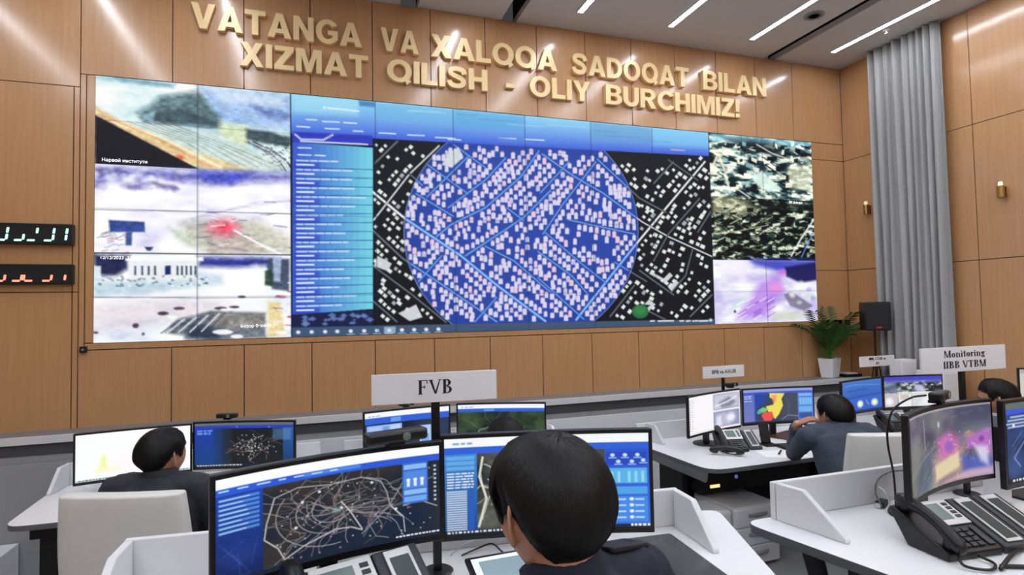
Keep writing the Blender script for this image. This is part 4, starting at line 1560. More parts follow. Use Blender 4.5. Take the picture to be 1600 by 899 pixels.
def pic_region():
    c = Canvas(200, 96, bg=(60, 70, 92))
    c.rect(0, 0, 200, 8, (150, 160, 214))
    c.rect(0, 8, 200, 14, (66, 88, 206))
    c.grad(0, 14, 34, 96, (96, 116, 200), (120, 126, 190))
    c.words(3, 18, 2, 2, (220, 226, 250), (6, 12), 2)
    c.words(3, 24, 2, 2, (200, 210, 250), (6, 12), 2)
    c.words(3, 32, 2, 2, (200, 210, 250), (6, 12), 2)
    c.poly([(34, 14), (70, 14), (64, 40), (40, 66), (46, 96), (34, 96)], (36, 70, 176), .9, 6)
    c.ell((66, 70), 28, 26, (60, 62, 66), .8, 8)
    c.poly([(78, 12), (122, 14), (112, 30), (116, 50), (104, 74), (92, 88), (70, 62), (66, 50), (88, 46), (92, 34), (78, 24)], (240, 220, 96), 1, 1)
    c.poly([(84, 20), (98, 18), (96, 36), (88, 40)], (250, 150, 90), .9, 2)
    c.poly([(58, 66), (84, 66), (88, 80), (80, 94), (60, 92), (52, 76)], (236, 84, 78), 1, 1)
    c.poly([(42, 60), (58, 52), (74, 58), (64, 66), (46, 66)], (120, 200, 120), 1, 1)
    c.poly([(38, 64), (50, 60), (56, 68), (42, 72)], (80, 170, 190), 1, 1)
    c.poly([(120, 16), (160, 14), (158, 92), (112, 92), (110, 70), (118, 50)], (70, 76, 94), 1, 2)
    c.line([(112, 90), (130, 78), (158, 82)], 1.2, (190, 196, 206), .8)
    c.line([(126, 30), (134, 50), (130, 76)], 1.2, (110, 116, 134), .8)
    c.rect(158, 14, 200, 92, (84, 126, 216))
    c.rect(161, 16, 197, 24, (146, 182, 240), .9)
    c.rect(161, 28, 197, 50, (104, 172, 236), .9)
    for k in range(5):
        c.rect(164 + k * 7, 30, 167 + k * 7, 48, (150, 204, 246), .8)
    c.rect(161, 54, 197, 70, (120, 180, 240), .9)
    c.rect(161, 73, 197, 88, (58, 82, 140), .9)
    c.rect(0, 92, 200, 96, (44, 56, 92))
    return c


def pic_blue():
    c = Canvas(140, 84, bg=(44, 92, 190))
    c.grad(0, 0, 140, 84, (70, 120, 200), (38, 80, 176))
    c.line([(10, 12), (50, 10), (134, 16)], 2, (130, 170, 230), .7, 2)
    c.line([(20, 26), (90, 24)], 3, (40, 76, 170), .8, 2)
    c.line([(0, 46), (140, 40)], 1.6, (24, 50, 130), .9)
    c.rect(0, 47, 140, 84, (64, 104, 206), .6)
    for x in (66, 116):
        c.ell((x, 64), 11, 10, (220, 240, 224), .9, 3)
        c.ell((x, 64), 6, 6, (252, 250, 190), .95, 2)
    c.line([(88, 56), (96, 68)], 3, (150, 180, 230), .8, 1.5)
    c.rect(0, 80, 140, 84, (28, 54, 130))
    return c


def pic_cctv():
    c = Canvas(190, 100, bg=(40, 44, 48))
    c.ramp((0, 0, 190, 100), c.fbm(22, 12, 12), [(.3, (22, 28, 32)), (.5, (70, 78, 82)), (.7, (190, 196, 196))])
    c.rect(0, 0, 190, 14, (74, 70, 190))
    c.rect(0, 12, 190, 20, (120, 124, 220), .7, 3)
    c.rect(0, 18, 44, 52, (110, 124, 160), .7, 4)
    c.ell((118, 38), 16, 10, (206, 206, 244), .9, 4)
    for x in (70, 92, 140, 160):
        c.ell((x, 28), 4, 2, (240, 244, 250), .9, 1.5)
    c.rect(0, 52, 46, 96, (196, 192, 196))
    c.ell((16, 78), 14, 12, (248, 246, 250), .9, 5)
    c.rect(48, 54, 92, 96, (238, 238, 240))
    c.rect(54, 56, 84, 74, (190, 178, 164), .7, 4)
    c.rect(93, 52, 190, 96, (214, 218, 220))
    c.poly([(110, 96), (140, 60), (190, 56), (190, 96)], (240, 242, 244), .8, 5)
    c.rect(46, 50, 190, 53, (248, 248, 250))
    c.rect(0, 96, 190, 100, (26, 30, 40))
    return c


def pic_bloom():
    W, H = 260, 126
    c = Canvas(W, H, bg=(96, 96, 108))
    c.ramp((0, 0, W, H), c.fbm(80, 50, 15), [(.3, (66, 64, 84)), (.5, (98, 96, 112)), (.75, (130, 134, 130))])
    c.poly([(0, 60), (70, 50), (110, 70), (60, 126), (0, 126)], (120, 122, 106), .7, 14)
    c.rect(170, 0, W, 50, (80, 84, 112), .6, 14)
    c.poly([(50, 70), (96, 60), (110, 84), (70, 126), (20, 126)], (58, 76, 112), .6, 10)
    c.poly([(92, 78), (150, 60), (196, 70), (190, 118), (100, 122)], (196, 160, 150), .85, 10)
    c.poly([(112, 52), (150, 42), (182, 54), (172, 82), (120, 84)], (208, 104, 176), .75, 8)
    c.ell((140, 58), 20, 11, (226, 120, 190), .55, 6)
    c.ell((150, 66), 13, 10, (136, 92, 186), .8, 4)
    c.poly([(196, 60), (232, 48), (258, 44), (258, 92), (228, 78), (200, 74)], (190, 104, 206), .8, 4)
    c.ell((205, 52), 14, 5, (206, 136, 130), .6, 3)
    c.ell((236, 62), 6, 5, (120, 60, 150), .8, 2)
    rr = np.random.default_rng(31)
    for k in range(70):
        x, y = rr.uniform(90, 256), rr.uniform(44, 118)
        L = rr.uniform(3, 14)
        an = rr.choice([-.5, -.3, 1.2, .2]) + rr.normal(0, .15)
        c.line([(x, y), (x + L * math.cos(an), y + L * math.sin(an))], rr.uniform(.8, 2.4), [(236, 210, 226), (96, 72, 120), (222, 180, 160), (120, 120, 190), (240, 236, 230)][k % 5], .6, 1)
    for k in range(40):
        x, y = rr.uniform(0, 100), rr.uniform(50, 124)
        L = rr.uniform(8, 30)
        c.line([(x, y), (x + L, y - L * .55)], rr.uniform(.8, 2.2), [(150, 150, 136), (70, 72, 76), (96, 110, 130)][k % 3], .5, 1.4)
    for k in range(24):
        x, y = rr.uniform(20, 256), rr.uniform(4, 44)
        c.line([(x, y), (x + rr.uniform(4, 20), y + rr.uniform(-3, 3))], rr.uniform(1, 3), [(120, 122, 132), (72, 72, 92)][k % 2], .5, 2)
    c.poly([(104, 92), (176, 78), (178, 104), (104, 118)], (222, 206, 166), .95, 3)
    c.poly([(184, 84), (W, 96), (W, 126), (186, 116)], (76, 92, 190), .8, 8)
    c.poly([(218, 72), (250, 76), (250, 110), (232, 100)], (224, 216, 240), .85, 5)
    c.line([(66, 12), (68, 60)], 2.4, (170, 174, 190), .8, 1.5)
    c.ell((120, 26), 3, 5, (190, 226, 230), .9, 2)
    c.line([(0, 96), (60, 74), (110, 60)], 3, (150, 146, 130), .6, 3)
    c.line([(0, 118), (60, 92)], 3, (84, 84, 76), .6, 3)
    for k in range(20):
        x, y = random.uniform(100, 240), random.uniform(40, 110)
        c.ell((x, y), 1.2, 1, random.choice([(255, 240, 250), (90, 60, 130), (250, 180, 170)]), .7, 1)
    c.rect(0, 0, W, 3, (190, 190, 196), .7)
    c.poly([(120, 124), (200, 112), (W, 112), (W, 126), (100, 126)], (236, 190, 200), .7, 4)
    return c


def pic_code():
    c = Canvas(240, 120, bg=(26, 44, 84))
    c.ramp((0, 0, 240, 120), c.fbm(60, 40, 17), [(.3, (20, 34, 66)), (.7, (44, 74, 130))])
    c.rect(0, 0, 240, 10, (96, 110, 104))
    c.rect(0, 10, 240, 17, (62, 84, 214))
    for k in range(4):
        c.rect(random.uniform(0, 12), 20 + k * 5, random.uniform(40, 200), 22.4 + k * 5, (206, 220, 246), .85)
    c.ell((18, 34), 3, 2.4, (236, 240, 250))
    for k in range(14):
        x, y = random.uniform(0, 230), random.uniform(45, 108)
        L = random.uniform(12, 40)
        c.line([(x, y), (x + L, y - L * .75)], random.uniform(1, 3), (120, 150, 204), .6, 1)
    c.line([(30, 96), (16, 82), (44, 58)], 2.4, (150, 150, 214), .8)
    c.rect(0, 112, 240, 120, (14, 20, 36))
    c.words(10, 114, 9, 3, (226, 232, 240), (3, 6), 3)
    return c


def pic_green():
    c = Canvas(190, 96, bg=(34, 50, 36))
    c.ramp((0, 0, 190, 96), c.fbm(30, 22, 19), [(.3, (22, 34, 28)), (.6, (46, 66, 42)), (.8, (64, 84, 52))])
    r = np.random.default_rng(21)
    road_net(c, 100, 60, 88, 40, 26, r, (120, 146, 126), .7, 1.4, .7)
    c.line([(6, 80), (40, 76), (46, 60), (66, 54), (84, 70), (120, 58)], 1.3, (170, 190, 176), .9)
    ui_header(c, .1, .18)
    c.rect(0, 90, 190, 96, (28, 36, 48))
    c.words(6, 91.5, 14, 2.4, (220, 226, 230), (2, 6), 2)
    return c


def pic_center():
    c = Canvas(190, 96, bg=(28, 34, 48))
    r = np.random.default_rng(23)
    c.ramp((0, 0, 190, 96), c.fbm(40, 30, 25), [(.3, (18, 26, 42)), (.7, (44, 52, 66))])
    ui_header(c, .12, .26)
    c.rect(4, 28, 82, 58, (150, 184, 240))
    c.rect(8, 31, 36, 56, (170, 200, 246), .9)
    c.rect(40, 33, 52, 56, (110, 150, 220), .9)
    c.rect(56, 30, 78, 52, (190, 212, 250), .9)
    road_net(c, 108, 60, 36, 26, 14, r, (120, 130, 140))
    c.rect(122, 38, 148, 78, (176, 204, 246))
    c.ell((135, 52), 6, 5, (250, 252, 255))
    c.rect(126, 58, 144, 74, (120, 160, 230), .9)
    c.rect(158, 26, 188, 84, (40, 56, 84))
    c.rect(0, 90, 190, 96, (24, 34, 58))
    c.words(6, 91.5, 14, 2.4, (220, 226, 230), (2, 6), 2)
    return c


def pic_pale():
    c = Canvas(120, 70, bg=(206, 200, 190))
    c.rect(0, 0, 120, 8, (170, 170, 176))
    for k in range(9):
        c.words(6, 14 + k * 5, 4, 1.6, (150, 146, 140), (8, 22), 4)
    c.rect(0, 66, 120, 70, (120, 122, 126))
    return c


monitor('wide curved monitor with a city road map, in front of the FVB sign post', 1.655, -3.672, 14.6, .560, 1.188, 1.452, DA, pic_map_big(), 0, curve=1.1)
monitor('monitor with white bar and blue panels, half hidden by the nearest head', 2.229, -3.622, -14.6, .606, 1.157, 1.452, DA, pic_ops(), 0, curve=3.0, base='vee')
monitor('curved monitor with a pink and violet night street, webcam on top', 3.604, -3.778, 11.8, .577, 1.170, 1.452, DA, pic_bloom(), 0, curve=1.1)
monitor('monitor with dark blue picture cut by the photo edge, beside the night street monitor', 4.205, -3.76, 0, .62, 1.135, 1.447, DA, pic_code(), 0, curve=3.0, base='bar')
monitor('monitor with an almost blank white picture before the seated man in dark grey', .552, -1.067, 8.2, .61, .818, 1.122, DB, pic_white(), 0, curve=2.6)
monitor('monitor with a small dark map between blue sides, next to the blank white one', 1.163, -1.085, -18.5, .652, .818, 1.122, DB, pic_map_small(), 0, curve=2.6)
monitor('monitor with pale blue windows partly behind the FVB sign post', 2.207, -1.033, 8.2, .63, .79, 1.122, DB, pic_center(), 0, curve=2.6)
monitor('monitor with a dark green map behind the black crown of a head', 2.876, -1.092, -20.1, .656, .795, 1.122, DB, pic_green(), 0, curve=2.6)
monitor('monitor with a white page and two photos above the telephones', 4.437, -1.479, 16.8, .64, .848, 1.15, DB, pic_docs(), 0, curve=2.6)
monitor('monitor with a yellow and red region map above the brown folder', 5.04, -1.47, -9.0, .622, .862, 1.15, DB, pic_region(), 0, curve=2.6)
monitor('small looking blue monitor with two pale round marks', 6.01, -1.384, 10.4, .588, .86, 1.15, DB, pic_blue(), 0, curve=2.6)
monitor('monitor with a street camera grid under a violet bar', 6.63, -1.366, -12.8, .575, .845, 1.15, DB, pic_cctv(), 0, curve=2.6)
q = CAM + _ray(1589, 575) * 4.55
monitor('pale monitor at the photo edge beyond the furthest man', q[0] + .235, q[1] - .17, -36, .58, q[2] - .30, q[2], DB, pic_pale(), 0, curve=2.6)


# ================================================================== SIGNS ON POSTS
def serif_word(b, txt, h, x0, z0, y, wide=1.0):
    """bold roman capitals and small letters as flat strokes; returns width"""
    st, th, sf = .17 * h, .06 * h, .07 * h
    x = x0

    def bar(xa, xb, za, zb):
        b.box(x + xa * wide, x + xb * wide, y - .0006, y, z0 + za, z0 + zb)

    def quad(p):
        vs = [(x + a * wide, yy, z0 + c) for yy in (y - .0006, y) for a, c in p]
        n = len(p)
        b.add(vs, [tuple(range(n)), tuple(range(n, 2 * n))[::-1]] + [(i, n + i, n + (i + 1) % n, (i + 1) % n) for i in range(n)])

    def stem(cx, H, top=True, bot=True, w=st):
        bar(cx - w / 2, cx + w / 2, 0, H)
        if bot:
            bar(cx - w / 2 - sf, cx + w / 2 + sf, 0, th * .8)
        if top:
            bar(cx - w / 2 - sf, cx + w / 2 + sf, H - th * .8, H)

    def ring(cx, cz, rx, rz, a0=0, a1=360, t0=st, t1=th):
        k = 20
        A = [R2(a0 + (a1 - a0) * i / k) for i in range(k + 1)]
        vs = []
        for yy in (y - .0006, y):
            for a in A:
                vs.append((x + (cx + rx * math.cos(a)) * wide, yy, z0 + cz + rz * math.sin(a)))
            for a in A:
                vs.append((x + (cx + (rx - t0) * math.cos(a)) * wide, yy, z0 + cz + (rz - t1) * math.sin(a)))
        n = k + 1
        fs = []
        for i in range(k):
            fs += [(i, i + 1, n + i + 1, n + i), (2 * n + i, 3 * n + i, 3 * n + i + 1, 2 * n + i + 1), (i, 2 * n + i, 2 * n + i + 1, i + 1), (n + i, n + i + 1, 3 * n + i + 1, 3 * n + i)]
        b.add(vs, fs)

    X = .62 * h  # x-height
    for ch in txt:
        if ch == ' ':
            x += .3 * h * wide
            continue
        if ch == 'F':
            stem(.17 * h, h)
            bar(.17 * h, .62 * h, h - th, h)
            bar(.62 * h - th, .62 * h, h - .26 * h, h)
            bar(.17 * h, .46 * h, .5 * h - th / 2, .5 * h + th / 2)
            bar(.46 * h - th, .46 * h, .4 * h, .62 * h)
            w = .66
        elif ch == 'V':
            quad([(.04 * h, h), (.04 * h + st, h), (.40 * h + st * .4, 0), (.40 * h - st * .2, 0)])
            quad([(.68 * h, h), (.68 * h + th, h), (.42 * h + th, 0), (.42 * h - th, 0)])
            bar(-.02 * h, .10 * h + st, h - th * .8, h)
            bar(.60 * h, .80 * h, h - th * .8, h)
            w = .80
        elif ch in 'BРP':
            stem(.17 * h, h)
            ring(.30 * h, .76 * h, .27 * h, .24 * h, -90, 90)
            bar(.17 * h, .30 * h, h - th, h)
            bar(.17 * h, .30 * h, .52 * h, .52 * h + th)
            if ch == 'B':
                ring(.30 * h, .26 * h, .33 * h, .26 * h, -90, 90)
                bar(.17 * h, .30 * h, 0, th)
            w = .70
        elif ch == 'T':
            stem(.33 * h, h, top=False)
            bar(.02 * h, .64 * h, h - th, h)
            bar(.02 * h, .02 * h + th, h - .24 * h, h)
            bar(.64 * h - th, .64 * h, h - .24 * h, h)
            w = .70
        elif ch == 'M':
            bar(.08 * h, .08 * h + th, 0, h)
            bar(0, .22 * h, 0, th * .8)
            stem(.80 * h, h)
            quad([(.06 * h, h), (.06 * h + st, h), (.46 * h + st * .4, 0), (.46 * h - st * .3, 0)])
            quad([(.74 * h, h), (.74 * h + th, h), (.46 * h + th, 0), (.46 * h - th * .4, 0)])
            w = .98
        elif ch == 'I':
            stem(.16 * h, h)
            w = .34
        elif ch == 'o':
            ring(.26 * h, X / 2, .25 * h, X / 2)
            w = .54
            ring(.26 * h, X / 2, .25 * h, X / 2, 180, 360)
        elif ch == 'n':
            stem(.14 * h, X, w=st * .9)
            stem(.46 * h, X * .75, top=False, w=st * .9)
            ring(.30 * h, X * .66, .235 * h, X * .34, 0, 150, st * .8)
            w = .62
        elif ch == 'i':
            stem(.14 * h, X, w=st * .9)
            bar(.05 * h, .2 * h, X * 1.2, X * 1.2 + .14 * h)
            w = .30
        elif ch == 't':
            bar(.10 * h, .10 * h + st * .9, .05 * h, .86 * h)
            bar(0, .34 * h, X - th, X)
            bar(.12 * h, .32 * h, 0, th)
            w = .36
        elif ch == 'r':
            stem(.14 * h, X, w=st * .9)
            bar(.22 * h, .40 * h, X - .16 * h, X - .02 * h)
            w = .42
        elif ch == 'g':
            ring(.24 * h, X * .66, .20 * h, X * .34)
            ring(.26 * h, -.08 * h, .24 * h, .16 * h)
            bar(.36 * h, .52 * h, X - .08 * h, X)
            bar(.1 * h, .4 * h, .06 * h, .13 * h)
            w = .54
        elif ch == 'u':
            stem(.14 * h, X, bot=False, w=st * .9)
            stem(.46 * h, X, w=st * .9)
            ring(.30 * h, X * .3, .235 * h, X * .3, 180, 360, st * .8)
            w = .62
        else:
            w = .5
        x += (w + .04) * h * wide
    return x - x0


def sign(label, px, base, zc, w, h, rz, lines, th, post_w=.012, lw=1.0, plain=None):
    """board on a black post; px: (x, y) of post, base: z of foot"""
    t = empty('desk_sign', (px[0], px[1], base), rz, label, 'sign', 'signs on black posts')
    z = zc - base
    MB().box(-w / 2, w / 2, -.012, -.004, z - h / 2, z + h / 2).build('board', M_SIGN, t, bevel=.001)
    b = MB()
    if plain is None:
        for i, ln in enumerate(lines):
            tmp = MB()
            wd = serif_word(tmp, ln, th, 0, 0, 0, lw)
            zz = z + (len(lines) / 2 - i - .5) * th * 1.55 - th * .45
            serif_word(b, ln, th, -wd / 2, zz, -.0123, lw)
        b.build('lettering', M_INK, t)
    else:
        for i, ln in enumerate(lines):
            me = text_mesh(ln, th, .0003, offset=.0006)
            zz = z + (len(lines) / 2 - i - .5) * th * 1.2 - th * .3
            mesh_obj('lettering', me, M_INK, t, TR(0, -.0128, zz, 0, R2(90)))
    MB().box(-post_w, post_w, -.0035, .010, .008, z + h * .2).build('post', M_BLACK, t, bevel=.002)
    MB().lathe([(.001, .0005), (.042, .0005), (.045, .004), (.04, .0075), (.001, .0078)], 28, c=(0, .003, 0)).build('foot', M_BLACK, t)
    return t


q = CAM + _ray(682, 606) * 1.645
sign('grey FVB sign board on a black post between the two nearest monitors', (q[0], -3.515), DA, q[2], .356, .084, R2(-4), ['FVB'], .040, lw=1.12)
sign('white sign board with Monitoring in black roman letters', (3.968, -3.588), DA, 1.5785, .46, .094, 0, ['Monitoring', 'IIBB VTBM'], .0265, lw=1.52)
q = CAM + _ray(1131, 580) * 4.62
sign('small white sign board above the white page monitor', (4.656, -1.31), DB, 1.278, .39, .092, 0, ['BPB va AXLIB'], .040, plain=1)
q = CAM + _ray(1370, 563.5) * 5.35
sign('small white sign board in front of the speaker tripod', (6.486, -1.14), DB, 1.265, .424, .094, 0, ['MM, CChB va', 'IIV'], .036, plain=1)


# ================================================================== WEBCAMS, PHONES AND SMALL THINGS
def webcam(label, x, y, z, rz, w=.11, clip=.03):
    t = empty('webcam', (x, y, z), rz, label, 'webcam', 'webcams on monitors')
    MB().box(-w / 2, w / 2, -.022, .022, .012, .042).build('body', M_BLACK, t, bevel=.008)
    MB().lathe([(.001, 0), (.010, 0), (.011, .003), (.001, .005)], 16, M=TR(w * .12, -.0225, .027, 0, R2(90))).build('lens', M_LCD, t)
    MB().box(-.022, .022, -.010, .030, .001, .0115).build('clip', M_BLACK2, t, bevel=.002)
    return t


q = at(623, 697, 1.456)
webcam('long black camera bar on top of the curved road map monitor', q[0] - .005, q[1] + .015, 1.4525, R2(14.6), .165)
webcam('black webcam on the night street monitor with its cable hanging down', 3.62, -3.745, 1.4535, R2(22), .105)
webcam('slim black webcam on the monitor with the small dark map', 1.05, -1.00, 1.1235, R2(-18), .13)
webcam('slim black webcam at the top corner of the white page monitor', 4.69, -1.36, 1.152, R2(10), .12)
webcam('slim black webcam on the monitor with pale blue windows', 2.20, -1.0, 1.1235, R2(8), .11)


def slope_box(b, x0, x1, s0, s1, h0, h1, a, z0, y0):
    """box on an inclined face: s along the slope, h off it"""
    M = Matrix.Translation((0, y0, z0)) @ Matrix.Rotation(a, 4, 'X')
    b.box(x0, x1, s0, s1, h0, h1, M)


def handset(b, x, a, z0, y0, L, off):
    M = Matrix.Translation((x, y0, z0)) @ Matrix.Rotation(a, 4, 'X')
    pts = [M @ Vector((0, s * L, off + .016 + .022 * math.sin(math.pi * s) ** .7)) for s in np.linspace(.02, .98, 9)]
    b.tube(pts, [.022, .021, .018, .016, .0155, .016, .018, .021, .022], 10, 'round')
    for s in (.1, .9):
        c = M @ Vector((0, s * L, off + .009))
        b.lathe([(.001, -.008), (.021, -.008), (.024, .012), (.001, .014)], 14, M=Matrix.Translation(c) @ Matrix.Rotation(a, 4, 'X'))


def phone(label, x, y, z, rz, sil=M_SILVER, scale=1.0, ang=32, group='desk telephones', cord=True, lcd=None):
    t = empty('desk_telephone', (x, y, z), rz, label, 'telephone', group)
    t.scale = (scale, scale, scale)
    a = R2(ang)
    L = .20
    zt = .02 + L * math.sin(a)
    yd = L * math.cos(a)
    b = MB()
    prof = [(0, .0005), (0, .022), (yd, zt + .002), (yd + .012, zt - .01), (yd * .72, .0005)]
    vs = [(xx, p, q) for xx in (-.10, .10) for p, q in prof]
    n = len(prof)
    b.add(vs, [tuple(range(n)), tuple(range(n, 2 * n))[::-1]] + [(i, n + i, n + (i + 1) % n, (i + 1) % n) for i in range(n)])
    b.build('base', M_BLACK, t, bevel=.005)
    b = MB()
    slope_box(b, -.035, .095, .095, .195, .0012, .006, a, .022, 0)
    b.build('display_frame', sil, t, bevel=.002)
    b = MB()
    slope_box(b, -.018, .052, .115, .180, .0062, .0072, a, .022, 0)
    b.build('display', lcd or M_LCD, t)
    b = MB()
    for i in range(4):
        slope_box(b, .066, .084, .118 + i * .017, .128 + i * .017, .0062, .0085, a, .022, 0)
    b.build('side_keys', M_KEY, t)
    b = MB()
    for i in range(4):
        for j in range(3):
            slope_box(b, -.022 + j * .027, -.002 + j * .027, .014 + i * .018, .027 + i * .018, .0012, .006, a, .022, 0)
    slope_box(b, .066, .088, .014, .082, .0012, .005, a, .022, 0)
    b.build('keypad', M_KEY, t, bevel=.001)
    b = MB()
    handset(b, -.070, a, .022, .0, .20, .004)
    b.build('handset', M_BLACK, t, smooth=True)
    if cord:
        MB().tube(bez([(-.075, -.005, .028), (-.10, -.045, .012), (-.05, -.075, .007), (.0, -.05, .007), (.0, -.006, .012)], 40), .004, 7).build('cord', M_CABLE, t, smooth=True)
    return t


def module(label, x, y, z, rz, scale=1.0, ang=32):
    t = empty('key_module', (x, y, z), rz, label, 'telephone module', 'telephone key modules')
    t.scale = (scale, scale, scale)
    a = R2(ang)
    L = .20
    zt = .02 + L * math.sin(a)
    yd = L * math.cos(a)
    prof = [(0, .0005), (0, .022), (yd, zt + .002), (yd + .012, zt - .01), (yd * .72, .0005)]
    vs = [(xx, p, q) for xx in (-.052, .052) for p, q in prof]
    n = len(prof)
    MB().add(vs, [tuple(range(n)), tuple(range(n, 2 * n))[::-1]] + [(i, n + i, n + (i + 1) % n, (i + 1) % n) for i in range(n)]).build('base', M_KEY, t, bevel=.005)
    b = MB()
    slope_box(b, -.030, .030, .012, .192, .0012, .006, a, .022, 0)
    b.build('panel_frame', M_SILVER, t, bevel=.002)
    b = MB()
    slope_box(b, -.022, .022, .022, .172, .0062, .0072, a, .022, 0)
    b.build('key_strip', mat('key_strip', (44, 56, 54), .3), t)
    return t


# nearest desk
phone('telephone with pale grey display under the curved road map monitor', 1.682, -3.905, DA + .0005, R2(18), scale=1.15)
module('grey key module with silver frame beside the nearest telephone', 1.850, -3.852, DA + .0005, R2(18), 1.15)
# monitoring desk
phone('large black telephone with silver display and two key modules beside it', 3.40, -3.985, DA + .0005, R2(-5), scale=1.0, ang=24)
module('key module closest to the silver display of the large telephone', 3.562, -3.998, DA + .0005, R2(-5), 1.0, 24)
module('key module further from the large telephone, near the dark blue monitor', 3.672, -4.006, DA + .0005, R2(-5), 1.0, 24)
# desk with the folder
phone('black telephone with handset lying off beside the white page monitor', 4.44, -1.70, DB + .0005, R2(-14), scale=1.0)
module('small key module beside the black telephone under the white page monitor', 4.62, -1.70, DB + .0005, R2(-14), .9)
t = empty('loose_handset', (4.33, -1.74, DB), R2(-30), 'black handset lying on the white desk in front of the telephone', 'telephone handset')
b = MB()
handset(b, 0, 0, .001, -.1, .2, .012)
b.build('grip', M_BLACK, t, smooth=True, M=TR(0, 0, 0, R2(80)))
# upright black terminal
t = empty('upright_terminal', (4.80, -1.62, DB), R2(-10), 'tall slim black terminal leaning back on the desk beside the telephones', 'terminal')
MB().box(-.035, .035, -.012, .012, .012, .17, TR(0, .03, 0, 0, R2(-14))).build('body', M_BLACK, t, bevel=.005)
MB().box(-.05, .05, -.05, .06, .0005, .011).build('base', M_BLACK, t, bevel=.003)
# brown folder on white sheets
t = empty('document_folder', (5.13, -1.50, DB), R2(18), 'brown leather folder on white sheets under the region map monitor', 'folder')
MB().box(-.16, .16, -.12, .12, .0005, .012).build('sheets', M_PAPER, t)
MB().box(-.15, .165, -.115, .125, .0125, .022).build('cover', mat('brown_leather', (72, 44, 32), .5, noise=.15, bump=.1), t, bevel=.004)
# keyboard
def keyboard(label, x, y, z, rz):
    t = empty('keyboard', (x, y, z), rz, label, 'keyboard', 'keyboards')
    MB().box(-.21, .21, -.065, .065, .0005, .014).build('base', M_BLACK, t, bevel=.004)
    b = MB()
    for r in range(5):
        for k in range(16):
            b.box(-.2 + k * .025, -.2 + k * .025 + .021, -.055 + r * .022, -.055 + r * .022 + .018, .0145, .019)
    b.build('keys', M_KEY, t)
    return t


keyboard('black keyboard in front of the man in slate blue', 5.02, -1.74, DB + .0005, R2(-8))
keyboard('black keyboard of the desk with the FVB sign, before the nearest man', 2.13, -4.0, DA + .0005, R2(0))
t = empty('paper_sheet', (4.70, -1.86, DB), R2(-20), 'white sheet of paper with a pen on it on the desk edge', 'paper')
MB().box(-.15, .15, -.1, .1, .0005, .002).build('sheet', M_PAPER, t)
t = empty('ballpoint_pen', (4.70, -1.84, DB + .0025), R2(40), 'dark pen with silver tip on the white sheet of paper', 'pen')
MB().tube([(-.06, 0, .008), (.045, 0, .008)], .0065, 8).build('barrel', M_BLACK, t)
MB().tube([(.0455, 0, .008), (.075, 0, .008)], [.006, .002], 8).build('tip', M_SILVER, t)
# telephone on the far desk
phone('dark telephone on the desk between the blue monitor and the white chair', 6.02, -1.72, DB + .0005, R2(-12), sil=M_KEY, group='desk telephones')
module('dark key module beside the telephone near the camera grid monitor', 6.20, -1.71, DB + .0005, R2(-12))
t = empty('computer_mouse', (5.93, -1.85, DB), R2(20), 'small white mouse beside the dark telephone', 'mouse')
rs = []
for s in np.linspace(-1, 1, 9):
    c = math.sqrt(max(0, 1 - s * s)) + .05
    rs.append([(.03 * c * math.cos(a), .05 * s, .001 + (.028 * c * max(0, math.sin(a)))) for a in np.linspace(0, 2 * math.pi, 14, endpoint=False)])
MB().rings(rs).build('shell', M_WHITE, t, smooth=True)

# tablet on the near desk
q = at(800, 893, DA + .06)
t = empty('tablet', (2.085, -3.72, DA), R2(2), 'black framed tablet with pale screen beside the neck of the nearest man', 'tablet')
a = R2(16)
b = MB()
slope_box(b, -.088, .10, 0, .15, 0, .012, a, .004, 0)
b.build('case', M_BLACK, t, bevel=.004)
b = MB()
slope_box(b, -.074, .09, .012, .138, .0122, .013, a, .004, 0)
b.build('screen', mat('tablet_light', (226, 236, 240), .3, emit=.55), t)
b = MB()
slope_box(b, -.056, .07, .02, .124, .0132, .0136, a, .004, 0)
b.build('page', mat('tablet_page', (150, 172, 180), .3, emit=.25), t)
MB().box(-.03, .03, .12, .14, .0005, .034).build('rest', M_BLACK2, t)
# black telephone by the shoulder
phone('black telephone next to the dark desk pad', 2.385, -3.80, DA + .0005, R2(-14), sil=M_BLACK, scale=.62, ang=26, lcd=M_KEY)
# dark pad
t = empty('desk_pad', (2.56, -3.74, DA), R2(0), 'dark grey pad with a silver rim on the nearest white desk', 'desk pad')
pp = [(2.50, -3.50), (2.695, -3.515), (2.665, -3.90), (2.52, -4.0)]
pp = [(x - 2.56, y + 3.74) for x, y in pp]
MB().prism(rounded(pp, .012), .0005, .006).build('rim', M_SILVER, t)
pc = [(x * .95, y * .96) for x, y in pp]
MB().prism(rounded(pc, .012), .0065, .008).build('pad', mat('dark_pad', (66, 68, 72), .22, noise=.1), t)

# slim boxes between the two right monitors
t = empty('desk_speaker', (3.985, -3.68, DA), 0, 'slim black and white speaker box standing between the two monitors', 'speaker')
MB().box(-.03, .03, -.03, .03, .0005, .155).build('white_body', M_WHITE, t, bevel=.003)
MB().box(-.034, .034, -.034, .034, .156, .275).build('black_body', M_BLACK2, t, bevel=.003)
MB().box(-.028, .028, -.03, .03, .276, .32).build('grey_top', mat('grey_box', (150, 152, 158), .5), t, bevel=.003)


# ------------------------------------------------------------------ cables
def cable(label, pts, r=.003, m=M_CABLE, n=48, name='cable'):
    o = MB().tube(bez(pts, n), r, 8, 'round').build(name, m, smooth=True)
    return tag(o, label, 'cable')


